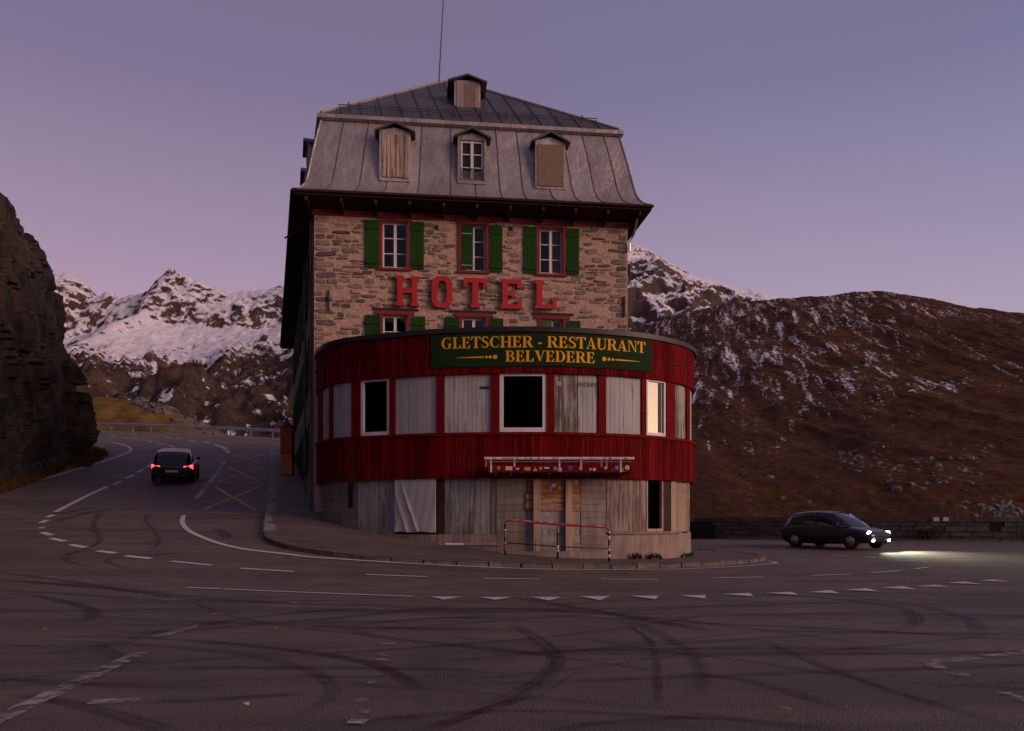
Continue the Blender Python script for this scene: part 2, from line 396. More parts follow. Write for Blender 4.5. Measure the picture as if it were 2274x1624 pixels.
# ------------------------------------------------------------------ ground
def gh(X, Y):
    """height of the street: level plaza, the road left of the hotel climbs at 16 %"""
    X = np.asarray(X, float); Y = np.asarray(Y, float)
    wq = np.clip((6 - X) / 14, 0, 1); wq = (wq * wq * (3 - 2 * wq)) ** 1.4
    sp = np.logaddexp(0, (Y - 18) / 1.6) * 1.6
    return -1.4 + wq * .16 * sp + .27 * sstep(24, 38, Y) * sstep(2, 12, X)
def ghf(x, y): return float(gh(x, y))
def G(x, y):
    """point of the street seen at photo position x, y"""
    k, m = (x - CX) / FPX, (CY - y) / FPX
    d = np.linspace(3, 140, 5000); f = m * d - gh(k * d, d); i = int(np.argmax(f < 0))
    a, b = d[max(i - 1, 0)], d[i]
    for _ in range(30):
        c = (a + b) / 2
        if m * c - ghf(k * c, c) > 0: a = c
        else: b = c
    return Vector((k * a, a, ghf(k * a, a)))
RAIL = [(-60, 88), (-43, 84), (-36, 80.5), (-28, 75.5), (-19.5, 69.5), (-12, 63), (-8, 58)]
WALL = [(7.5, 47), (10, 44), (14, 41), (19, 38.5), (24, 36.6), (30, 35), (38, 33.5), (48, 31)]
def yfar(X):
    a = np.interp(X, [p[0] for p in RAIL], [p[1] for p in RAIL]) + 1.2
    b = np.interp(X, [p[0] for p in WALL], [p[1] for p in WALL]) + .9
    t = sstep(-8, 7, X); return a * (1 - t) + b * t
xs = np.arange(-75, 75.1, .6); ts = np.concatenate([np.linspace(0, 1, 190)])
Xg, Tg = np.meshgrid(xs, ts); Yg = -30 + Tg * (yfar(Xg) + 30); Zg = gh(Xg, Yg)
V = np.stack([Xg, Yg, Zg], -1).reshape(-1, 3)
road = place('road', npmesh('road', V, gridfaces(*Xg.shape), MT['asphalt']))
tag(road, 'dark grey asphalt road and forecourt with tyre marks', kind='structure')
def m_slope():
    k = Nt('autumn_grass_slope'); a = k.noise(.05, 8, .65, k.coord((1, 1, 1), 'World')); b = k.noise(.6, 6, .7, k.coord((1, 1, 1), 'World'))
    c = k.mix(k.ramp(a, [(.35, 0.0), (.65, 1.0)]), (.055, .028, .012), (.10, .055, .018)); c = k.mix(1.0, c, k.ramp(b, [(.3, .5), (.7, 1.3)]), 'MULTIPLY')
    k.bump(b, .8, .3); return k.fin(c, .95, 0, .1)
MT['slope'] = m_slope()
# the ground beyond the edge of the street falls away to the valley
dr = np.array([0, .6, 2, 6, 15, 40, 90]); dz = np.array([-.02, -.25, -1.6, -5, -13, -36, -70])
XX, QQ = np.meshgrid(xs, np.arange(len(dr)))
YY = yfar(XX) + dr[QQ] - .02; ZZ = gh(XX, yfar(XX)) + dz[QQ] + fbm(XX * .2, YY * .2, 2, 4) * np.minimum(dr[QQ], 8) * .12
emb = place('embankment', npmesh('embankment', np.stack([XX, YY, ZZ], -1).reshape(-1, 3), gridfaces(*XX.shape), MT['slope']))
tag(emb, 'grassy slope falling from the road edge to the valley', kind='structure')
q = Mb(); q.grid([[(-25000, -25000, -75), (25000, -25000, -75)], [(-25000, 40000, -75), (25000, 40000, -75)]])
tag(q.build('valley', MT['slope'], None), 'brown valley floor below the road', kind='structure')

def smoothpath(pts, step=.35, closed=False):
    """Catmull-Rom through 2D points, resampled"""
    P = [Vector((p[0], p[1])) for p in pts]; o = []
    for i in range(len(P) - 1):
        p0 = P[i - 1] if i else P[0] * 2 - P[1]; p1, p2 = P[i], P[i + 1]; p3 = P[i + 2] if i + 2 < len(P) else P[-1] * 2 - P[-2]
        n = max(2, int((p2 - p1).length / step * 2))
        for k in range(n):
            t = k / n
            o.append(.5 * ((2 * p1) + (p2 - p0) * t + (2 * p0 - 5 * p1 + 4 * p2 - p3) * t * t + (3 * p1 - p0 - 3 * p2 + p3) * t ** 3))
    o.append(P[-1]); return o
def resample(P, step=None, n=None):
    d = [0]
    for a, b in zip(P, P[1:]): d.append(d[-1] + (b - a).length)
    n = n or max(2, int(d[-1] / step) + 1); s = np.linspace(0, d[-1], n)
    return [Vector((x, y)) for x, y in zip(np.interp(s, d, [p.x for p in P]), np.interp(s, d, [p.y for p in P]))], d[-1]
def ribbon(name, pts, width, mat, parent, lift, smooth=True, w2=None, uv=True):
    """flat strip on the street along points of the plan"""
    P = smoothpath(pts) if smooth and len(pts) > 2 else [Vector((p[0], p[1])) for p in pts]
    P, L = resample(P, .3); m = Mb(); m.uv = []
    for i, p in enumerate(P):
        t = (P[min(i + 1, len(P) - 1)] - P[max(i - 1, 0)]).normalized(); nn = Vector((-t.y, t.x))
        ww = width if w2 is None else width + (w2 - width) * i / (len(P) - 1)
        for sgn, vv in ((-.5, 0), (0, .5), (.5, 1)):
            a = p + nn * ww * sgn; m.v.append((a.x, a.y, ghf(a.x, a.y) + lift)); m.uv.append((i / (len(P) - 1), vv))
    for i in range(len(P) - 1):
        b = i * 3
        for k in (0, 1): m.f.append((b + k, b + k + 1, b + 4 + k, b + 3 + k)); m.m.append(0)
    me = m.mesh(name, mat, wl(parent))
    return place(name, me, parent)
def pxs(l, sx, ox, oy): return [G(ox + a * sx, oy + b * sx) for a, b in l]
c5 = lambda l: pxs(l, .4961, 0, 1198.7)
c6 = lambda l: pxs(l, .5036, 1128, 1198.7)
c7 = lambda l: pxs(l, .2791, 0, 916.6)
c2 = lambda l: pxs(l, .2232, 169.2, 902.5)
c4 = lambda l: pxs(l, .333, 1516, 1092.9)
# --- tyre marks
marks = [(c5([(0, 460), (300, 455), (700, 475), (1100, 515), (1300, 560), (1440, 610), (1490, 660), (1480, 710), (1400, 760), (1250, 820), (1180, 857)]), .24),
 (c5([(0, 435), (500, 435), (900, 455), (1300, 495), (1600, 540), (1750, 590), (1850, 650), (1910, 700), (1890, 760)]), .26),
 (c5([(0, 690), (200, 710), (400, 755), (600, 810), (740, 857), (800, 900)]), .26),
 (c5([(1560, 390), (1620, 420), (1800, 450), (2000, 470), (2200, 490), (2500, 520)]), .3), (c5([(0, 240), (150, 250), (300, 280), (400, 310), (425, 330), (400, 350), (300, 380)]), .35),
 (c5([(600, 725), (900, 720), (1200, 700), (1430, 685)]), .2), (c5([(1600, 815), (2000, 780), (2274, 765)]), .22),
 (c5([(1900, 857), (2150, 770), (2400, 690)]), .2), (c5([(0, 180), (300, 205), (700, 240), (1200, 280), (1800, 300), (2274, 330)]), .3),
 (c5([(1560, 385), (1750, 365), (2000, 350), (2300, 350)]), .3), (c5([(0, 143), (400, 200), (800, 260), (1300, 290)]), .3),
 (c5([(1290, 605), (1400, 607), (1515, 615)]), .17), (c5([(0, 520), (400, 490), (800, 400), (1300, 330), (1900, 300)]), .35), (c5([(400, 460), (480, 500), (560, 540), (700, 560)]), .3),
 (c6([(0, 330), (400, 345), (1000, 375), (1600, 402), (2274, 445), (2500, 460)]), .26),
 (c6([(0, 370), (100, 420), (180, 480), (215, 530), (190, 580), (120, 640), (0, 700), (-150, 760)]), .28),
 (c6([(-200, 760), (0, 755), (300, 760), (700, 780), (1000, 795), (1300, 830), (1400, 860)]), .17), (c6([(180, 850), (400, 810), (700, 790), (900, 785)]), .15),
 (c6([(400, 350), (560, 370), (700, 430), (800, 490), (850, 560), (850, 640), (800, 730)]), .28), (c6([(500, 360), (620, 440), (650, 520), (660, 600), (660, 760)]), .12),
 (c6([(1100, 435), (1250, 500), (1500, 600), (1800, 700), (2100, 790), (2274, 840)]), .2),
 (c6([(950, 240), (1300, 250), (1600, 280), (1750, 310), (1800, 350), (1760, 390), (1700, 400)]), .34),
 (c6([(1400, 240), (1800, 290), (2000, 340), (2070, 390), (2060, 430)]), .32), (c6([(-100, 470), (0, 490), (300, 530), (600, 570), (700, 600)]), .18), (c6([(250, 420), (600, 480), (1000, 530), (1400, 590), (1900, 650)]), .22),
 (c6([(0, 250), (300, 300), (700, 370), (1000, 420)]), .4), (c6([(700, 590), (1000, 610), (1300, 690), (1500, 760)]), .24), (c6([(1200, 182), (1450, 185), (1800, 176)]), .3), (c6([(600, 300), (1100, 290), (1700, 260)]), .4),
 (c7([(830, 760), (760, 850), (745, 930), (790, 970), (790, 1030), (700, 1080), (560, 1120), (420, 1155), (300, 1165)]), .3),
 (c7([(1165, 790), (1165, 860), (1230, 950), (1265, 1020), (1220, 1080), (1100, 1140)]), .22),
 (c7([(1050, 1080), (850, 1090), (620, 1110), (520, 1150), (540, 1185), (700, 1220), (900, 1240)]), .3), (c7([(1520, 1110), (1200, 1135), (900, 1160), (850, 1180), (900, 1210), (1100, 1250)]), .28),
 (c7([(0, 1330), (400, 1360), (900, 1400), (1400, 1440)]), .4), (c7([(0, 1420), (500, 1440), (900, 1470), (1400, 1500)]), .4), (c7([(400, 920), (800, 930), (1200, 930), (1600, 960)]), .35),
 (c7([(300, 810), (500, 800), (800, 740)]), .5), (c7([(400, 880), (600, 820), (900, 760)]), .4), (c7([(1120, 1050), (1300, 1025), (1520, 1000)]), .22), (c7([(1300, 1000), (1150, 1050), (1400, 1030)]), .2), (c7([(1700, 920), (1780, 960), (1830, 1010)]), .5)]
for i, (p, wd) in enumerate(marks):
    ribbon('tyre_mark', p, wd * .85, MT['tyre_mark'], road, .004 + .00012 * i)
# more faint marks on the near forecourt
for i in range(90):
    x0, y0 = random.uniform(-9, 11), random.uniform(6.2, 14.5); a = random.uniform(-.5, .5) + (math.pi if random.random() < .3 else 0); kk = random.uniform(-.14, .14); L = random.uniform(2.5, 8); P = []
    for j in range(9):
        P.append((x0, y0)); x0 += math.cos(a) * L / 8; y0 += math.sin(a) * L / 8; a += kk * L / 8
    ribbon('tyre_mark', P, random.choice((.05, .07, .1, .14, .2)), MT['tyre_mark'], road, .0092 + .00006 * i)
# --- painted markings
LF = .0155
def dash(a, b, wd, mat='line', nm='lane_dash'): return ribbon(nm, [a, b], wd, MT[mat], road, LF, False)
for l in ([(765, 98), (948, 117)], [(1075, 130), (1315, 145)], [(1635, 158), (1912, 168)]): dash(*c5(l), .13)
for l in ([(-112, 172), (140, 176)], [(410, 176), (660, 177)], [(900, 171), (1125, 167)]): dash(*c6(l), .13)
for l in ([(865, 560), (1115, 552)], [(1255, 542), (1455, 527)], [(1545, 515), (1632, 504)], [(1632, 490), (1672, 489)], [(1595, 473), (1650, 475)], [(1430, 459), (1540, 463)], [(1215, 434), (1330, 444)], [(1000, 420), (1100, 428)]):
    dash(*[G(1516 + a * .333, 1092.9 + b * .333) for a, b in l], .14)
for l in ([(375, 835), (425, 815)], [(325, 880), (375, 857)], [(305, 920), (360, 918)], [(335, 955), (405, 978)], [(405, 1003), (515, 1027)], [(560, 1053), (680, 1076)], [(775, 1102), (920, 1122)], [(1000, 1143), (1200, 1164)]): dash(*c7(l), .2)
ribbon('centre_line', c7([(440, 793), (650, 685), (850, 590)]), .2, MT['line'], road, LF)
for l in ([(900, 575), (960, 548)], [(1000, 525), (1060, 496)], [(1090, 478), (1140, 452)], [(1165, 438), (1205, 415)], [(1225, 402), (1262, 378)], [(1280, 366), (1312, 343)], [(1325, 330), (1350, 310)], [(1362, 298), (1380, 280)],
          [(1385, 272), (1340, 262)], [(1320, 257), (1245, 242)], [(1215, 236), (1180, 228)], [(1155, 222), (1120, 216)], [(1085, 212), (1045, 206)], [(1015, 204), (975, 199)], [(925, 193), (880, 188)]): dash(*c7(l), .17)
for l in ([(830, 153), (790, 151)], [(900, 158), (860, 156)], [(1000, 168), (950, 163)], [(1090, 178), (1040, 172)], [(1180, 185), (1130, 180)], [(1270, 190), (1220, 186)], [(1360, 200), (1310, 195)], [(1450, 211), (1400, 205)], [(1560, 228), (1500, 220)], [(1680, 246), (1620, 236)],
          [(1740, 264), (1705, 255)], [(1765, 274), (1748, 267)], [(1785, 286), (1770, 277)], [(1802, 300), (1790, 290)], [(1820, 318), (1808, 306)]): dash(*c7(l), .3 if l[0][0] > 1690 else .17)
ribbon('edge_line', c7([(-60, 640), (0, 626), (300, 543), (600, 455), (800, 395), (950, 345), (1030, 310), (1042, 295), (1020, 272), (960, 252), (880, 238)]), .17, MT['line'], road, LF)
ribbon('parking_line', c7([(1560, 690), (1650, 580), (1740, 460), (1790, 390)]), .2, MT['linefaint'], road, LF)
ribbon('edge_line', c7([(1460, 820), (1450, 880), (1500, 940), (1600, 990), (1750, 1045), (1950, 1090), (2274, 1128)]) + c5([(1400, 80), (1700, 100), (2000, 117), (2274, 129)]) + c6([(200, 133), (500, 134), (800, 130), (1050, 117), (1180, 105), (1150, 97)]), .15, MT['line'], road, LF + .001)
for l in ([(1380, 805), (1780, 1040)], [(1860, 788), (1270, 1035)], [(1500, 605), (1830, 750)], [(1850, 605), (1410, 752)], [(1600, 490), (1825, 562)], [(1840, 485), (1530, 560)]):
    dash(*c2(l), .16, 'yellow', 'yellow_cross_line').location.z += random.uniform(0, .001)
for l in ([(1500, 578), (1790, 597)], [(1330, 768), (1890, 776)], [(1270, 1065), (1880, 1085)]): dash(*c2(l), .14, 'yellow', 'yellow_bay_line').location.z += .003
for l in ([(35, 152), (140, 158)], [(205, 170), (310, 177)], [(375, 186), (490, 191)], [(615, 200), (705, 207)]): dash(*c5(l), .2, 'lineworn')
dash(*c5([(835, 217), (985, 222)]), .12); dash(*c5([(1000, 224), (1850, 257)]), .10)
tri = [c5(t) for t in ([(1925, 258), (2068, 258), (1985, 272)], [(2145, 260), (2290, 260), (2215, 273)])] + [c6(t) for t in (
 [(100, 256), (238, 256), (180, 271)], [(315, 253), (450, 252), (405, 270)], [(530, 250), (665, 250), (650, 266)], [(760, 250), (870, 247), (868, 263)], [(945, 243), (1065, 238), (1083, 253)],
 [(1130, 238), (1250, 233), (1280, 247)], [(1320, 234), (1420, 225), (1462, 240)], [(1480, 224), (1580, 217), (1635, 231)], [(1640, 215), (1740, 208), (1800, 222)], [(1795, 208), (1880, 201), (1950, 211)],
 [(1935, 193), (2010, 187), (2090, 199)], [(2080, 184), (2130, 178), (2220, 188)])]
for t in tri:
    m = Mb(); m.poly([p + Vector((0, 0, LF)) for p in t]); m.build('yield_triangle', MT['line'], road)
# worn paint of an older layout on the forecourt
fg = c5([(-80, 845), (0, 810), (100, 757), (300, 665), (480, 580), (600, 525), (715, 478)]); ribbon('worn_line', fg, .17, MT['lineworn'], road, LF)
for l in ([(640, 455), (900, 385)], [(950, 340), (1000, 330)], [(720, 270), (1000, 262)], [(0, 383), (30, 370)], [(1270, 283), (1420, 290)], [(400, 733), (620, 725)], [(980, 735), (1110, 722)]): dash(*c5(l), .16, 'lineworn', 'worn_line')
for l in ([(1680, 315), (1785, 313)], [(1690, 520), (1750, 521)], [(1685, 541), (1748, 542)], [(1700, 470), (1770, 468)], [(1640, 645), (1710, 646)], [(1560, 725), (1640, 727)], [(1590, 780), (1650, 781)], [(1560, 820), (1640, 822)]): dash(*c5(l), .13, 'lineworn', 'worn_line')
ribbon('worn_line', c6([(1840, 550), (1950, 537), (2100, 520), (2274, 500), (2400, 487)]), .15, MT['lineworn'], road, LF)
ribbon('worn_line', c6([(1840, 550), (1940, 580), (2060, 630)]), .15, MT['lineworn'], road, LF + .002)
ribbon('worn_line', c6([(2180, 680), (2230, 695), (2330, 730)]), .12, MT['lineworn'], road, LF)

# ------------------------------------------------------------------ pavement and kerbs
kpx_l = [(597, 1003), (596, 1060), (592, 1110), (587, 1150), (583, 1187)]
kpx_f = [(583, 1187), (590, 1201), (615, 1213), (660, 1224), (760, 1239), (900, 1251), (1060, 1259), (1200, 1263), (1300, 1264.5), (1400, 1264), (1500, 1261), (1600, 1256), (1665, 1251), (1695, 1246.5), (1700, 1242), (1680, 1237), (1620, 1231), (1545, 1226)]
KL = smoothpath([G(*p) for p in kpx_l]); KF = smoothpath([G(*p) for p in kpx_f] + [Vector((7.6, 31, 0)), Vector((7.4, 36, 0)), Vector((7, 44, 0))])
ktop = .13
outer = resample(KL + KF[1:], n=240)[0]
inner = resample([Vector(p) for p in ((-13.5, 54), (-9, 38), (-5.8, 28.3), (-3, 27), (2, 27), (4.2, 29), (4.5, 34), (4.5, 44))], n=240)[0]
rows = []
for k in range(9):
    t = k / 8; row = []
    for a, b in zip(outer, inner):
        p = a.lerp(b, t); row.append((p.x, p.y, ghf(p.x, p.y) + ktop - .012))
    rows.append(row)
m = Mb(); m.grid(rows); pav = m.build('pavement', MT['pave'], None, True); tag(pav, 'dark asphalt pavement wrapped round the foot of the hotel', kind='structure')
def kerbs(path, step, mat, wdt, jit):
    P, L = resample(path, step)
    for a, b in zip(P, P[1:]):
        d = (b - a); u = d.normalized(); nn = Vector((u.y, -u.x)); ctr = (a + b) / 2
        if (Vector((0, 30)) - ctr).dot(nn) < 0: nn = -nn
        m = Mb(); g = .012 + random.uniform(0, jit); h = ktop + random.uniform(-.012, .012) * (jit * 40); a2, b2 = a + u * g, b - u * g; ins = random.uniform(-.02, .02) * (jit * 30)
        c = []
        bev = .035
        ring = [(-ins, -.12), (-ins, h - bev), (-ins + bev, h), (-ins + wdt, h), (-ins + wdt, -.12)]
        pr = [[Vector((q.x + nn.x * o, q.y + nn.y * o, ghf(q.x, q.y) + z + (random.uniform(-.012, .012) if z > 0 else 0))) for o, z in ring] for q in (a2, a2.lerp(b2, .5), b2)]
        for s in range(2):
            for i in range(4): m.poly([pr[s][i], pr[s][i + 1], pr[s + 1][i + 1], pr[s + 1][i]])
        m.poly(pr[0]); m.poly(pr[2][::-1])
        m.build('kerb_stone', MT[mat], pav)
kerbs(KL, 1.6, 'kerbpale', .36, .005)
kerbs(KF, .82, 'kerb', .27, .02)

# ------------------------------------------------------------------ cliff on the left
def m_rock(name, c1, c2, c3, grass=True):
    k = Nt(name); v = k.coord((1, 1, 1), 'World'); a = k.noise(.35, 8, .68, v); vs = k.coord((1.4, 1.4, .35), 'World', (0.25, -.3, 0)); s = k.noise(1.1, 8, .7, vs)
    c = k.mix(k.ramp(a, [(.35, 0.0), (.65, 1.0)]), c1, c2); c = k.mix(k.ramp(s, [(.45, 0.0), (.62, 1.0)]), c, c3)
    f = k.noise(6, 6, .7, v); c = k.mix(1.0, c, k.ramp(f, [(.3, .55), (.7, 1.25)]), 'MULTIPLY')
    if grass:
        g = k.n('ShaderNodeNewGeometry'); sp = k.n('ShaderNodeSeparateXYZ'); k.l(g.outputs['Normal'], sp.inputs[0])
        gm = k.math('MULTIPLY', k.ramp(sp.outputs[2], [(.5, 0.0), (.72, 1.0)]), k.ramp(a, [(.4, .2), (.55, 1.0)])); c = k.mix(gm, c, (.085, .045, .014))
    k.bump(k.math('ADD', s, k.math('MULTIPLY', f, .6)), .7, .18)
    return k.fin(c, .85, 0, .25)
MT['rock'] = m_rock('cliff_rock', (.026, .019, .016), (.062, .045, .036), (.009, .0075, .007))
foot = [(-27, 6), (-23.8, 14), (-21.6, 24), (-21.7, 31.5), (-23.2, 38), (-25.9, 46), (-27.6, 50.5), (-29.6, 54.5), (-33, 58), (-38, 60), (-46, 62)]
FP, FL = resample(smoothpath(foot), n=360)
nv = 210; U = np.arange(360); fx = np.array([p.x for p in FP]); fy = np.array([p.y for p in FP])
tx = np.gradient(fx); ty = np.gradient(fy); ll = np.hypot(tx, ty); nx, ny = -ty / ll, tx / ll      # pointing left/back, into the rock
# height of the top edge above the eye: 15 m along the road, falling at the far end
top = np.interp(fy, [6, 24, 30, 36, 41, 46, 48.5, 50.5, 54, 58, 62], [15.6, 15.6, 15.6, 15.7, 15.8, 15.2, 13.4, 11.2, 9.0, 7.5, 6.5])
base = gh(fx, fy) - .4
vv = np.linspace(0, 1, nv)[:, None]
wall = np.clip(vv / .72, 0, 1); back = np.clip((vv - .72) / .28, 0, 1)
Z = base[None] + (top - base)[None] * wall + back * 5.0 * (1 - .4 * back)
setb = wall * .7 + .6 * wall ** 4 + back * 16.0 + .5 * np.maximum(0, 1 - wall * 14)* -1
X3 = fx[None] + nx[None] * setb; Y3 = fy[None] + ny[None] * setb
# broken rock: fractured slabs, every cell with its own set-back and tilt, in three sizes
along = np.broadcast_to(np.linspace(0, FL, 360)[None], Z.shape)
def slabs(n, ws, wz, amp, tilt, shear):
    cs, cz = rng.uniform(-2, FL + 2, n), rng.uniform(-3, 24, n); d = rng.uniform(-1, 1, n) * amp; t1, t2 = rng.normal(size=n) * tilt, rng.normal(size=n) * tilt * .6
    wob_s = along + shear * Z + fbm(along * .35, Z * .3, 11, 3) * .7; wob_z = Z + fbm(along * .3, Z * .3, 5, 3) * .8
    best = np.full(Z.shape, 1e9); o = np.zeros(Z.shape)
    for i in range(n):
        a_, b_ = (wob_s - cs[i]) / ws, (wob_z - cz[i]) / wz; q_ = np.maximum(np.abs(a_), np.abs(b_)) * .6 + np.hypot(a_, b_) * .4; m_ = q_ < best
        best = np.where(m_, q_, best); o = np.where(m_, d[i] + t1[i] * a_ * ws + t2[i] * b_ * wz, o)
    return o
dsp = fbm(X3 * .12, Y3 * .12, Z * .08 + 3, 3) * 1.1 + slabs(60, 2.8, 10., .8, .09, -.25) + slabs(300, 1.0, 5.0, .32, .14, -.3) + slabs(900, .6, 1.7, .12, .2, -.2) + fbm(along * 1.6, Z * 1.2, 2, 4) * .07
dsp = dsp * np.clip(wall * 6, .15, 1) * (1 - .5 * back) - .25
X3 = X3 + nx[None] * -dsp; Y3 = Y3 + ny[None] * -dsp * .6; Z = Z + fbm(X3 * .4, Y3 * .4, 7, 4) * .5 * np.clip(wall * 2 - 1, 0, 1)
cliff = place('cliff', npmesh('cliff', np.stack([X3, Y3, Z], -1).reshape(-1, 3), gridfaces(nv, 360), MT['rock'], False))
tag(cliff, 'dark broken rock cliff beside the climbing road', kind='structure')
# grass verge and tufts at the foot of the cliff
def tufts(name, pts, h, mat, parent=None, blades=14, sp=.16):
    m = Mb()
    for p in pts:
        for _ in range(blades):
            a = random.uniform(0, 6.28); r = random.uniform(0, sp); l = h * random.uniform(.5, 1.2); le = random.uniform(.1, .5) * l; b = random.uniform(0, 6.28)
            o = Vector((p[0] + r * math.cos(a), p[1] + r * math.sin(a), p[2])); w_ = .02 + .01 * h; s = Vector((math.cos(b), math.sin(b), 0)); d = Vector((-s.y, s.x, 0))
            m.poly([o - s * w_, o + s * w_, o + d * le * .4 + s * w_ * .6 + Vector((0, 0, l * .6)), o + d * le + Vector((0, 0, l))])
    return m.build(name, mat, parent, fix=False)
MT['drygrass'] = plain('dry_grass', (.10, .055, .016), .9, 0, .5, 2, 0, .1)
MT['greengrass'] = plain('green_grass', (.05, .065, .018), .9, 0, .5, 3, 0, .1)
ptsv = []
for i in range(1500):
    j = random.randrange(30, 300); o = random.uniform(.15, .95) if fy[j] < 44 else random.uniform(.1, 1.9)
    x, y = fx[j] - nx[j] * (o - .35), fy[j] - ny[j] * (o - .35); ptsv.append((x, y, ghf(x, y) + random.uniform(0, .05)))
vx = []
for i in range(60, 320, 4):
    e = .75 if fy[i] < 44 else 1.7
    vx.append([(fx[i] + nx[i] * .8, fy[i] + ny[i] * .8, ghf(fx[i], fy[i]) + .5), (fx[i] - nx[i] * .3, fy[i] - ny[i] * .3, ghf(fx[i], fy[i]) + .16), (fx[i] - nx[i] * e, fy[i] - ny[i] * e, ghf(fx[i] - nx[i] * e, fy[i] - ny[i] * e) + .01)])
m = Mb(); m.grid(vx); tag(m.build('verge', MT['slope'], None, True), 'narrow earth verge at the foot of the cliff', kind='structure')
tag(tufts('verge_grass', ptsv, .28, MT['drygrass']), 'dry autumn grass along the foot of the cliff', 'grass', kind='stuff')
# grassy bank beyond the crash barrier
bx, by = np.meshgrid(np.linspace(-56, -26, 70), np.linspace(0, 26, 40))
cy = np.interp(bx, [p[0] for p in RAIL], [p[1] for p in RAIL]) + 2.0
ridge = np.interp(bx, [-56, -50, -46, -42, -38, -34, -30, -26], [6.0, 5.6, 5.2, 4.4, 3.0, 1.2, -.6, -3])
bz = gh(bx, cy) + ridge * np.sin(np.clip(by / 26, 0, 1) * math.pi) ** .8 - .3 - by * .02 + fbm(bx * .3, by * .3, 1, 4) * .5
bank = place('grass_bank', npmesh('grass_bank', np.stack([bx, cy + by, bz], -1).reshape(-1, 3), gridfaces(*bx.shape), plain('ochre_bank_grass', (.16, .09, .022), .95, 0, .5, .5, .6, .1)))
tag(bank, 'ochre grassy bank rising beyond the crash barrier', kind='structure')
rk = []
for i in range(90):
    j = random.randrange(24, 62); k_ = random.randrange(10, 20); rk.append((bx[k_, j], cy[k_, j] + by[k_, j], bz[k_, j]))
def boulder_mesh(name, mat, seed, n=10, flat=.7):
    bm = bmesh.new(); bmesh.ops.create_icosphere(bm, subdivisions=2, radius=1)
    co = np.array([v.co for v in bm.verts]); d = 1 + .62 * fbm(co[:, 0] * 1.2 + seed * 7, co[:, 1] * 1.2, co[:, 2] * 1.2, 3); d = np.round(np.maximum(d, .45) * 5) / 5
    for v, s in zip(bm.verts, d): v.co *= s; v.co.z *= flat
    me = bpy.data.meshes.new(name); bm.to_mesh(me); bm.free(); me.materials.append(mat); return me
MT['boulder'] = m_stone('grey_boulder', [(.10, .088, .078), (.15, .132, .118), (.075, .066, .06)])
BM = [boulder_mesh('boulder', MT['boulder'], i) for i in range(5)]
def scatter_rocks(name, pts, smin, smax, label, cat):
    V_, F_, b = [], [], 0
    for p in pts:
        me = random.choice(BM); s = random.uniform(smin, smax) * random.choice((.5, .7, 1, 1)); a = random.uniform(0, 6.28); ca, sa = math.cos(a), math.sin(a)
        for v in me.vertices:
            x, y, z = v.co * s; V_.append((p[0] + ca * x - sa * y, p[1] + sa * x + ca * y, p[2] + z * 1.1))
        F_ += [[i + b for i in pl.vertices] for pl in me.polygons]; b = len(V_)
    o = place(name, npmesh(name, V_, F_, MT['boulder'], False)); return tag(o, label, cat, kind='stuff')
scatter_rocks('bank_rocks', rk, .25, .7, 'grey rubble along the crest of the ochre bank', 'rocks')

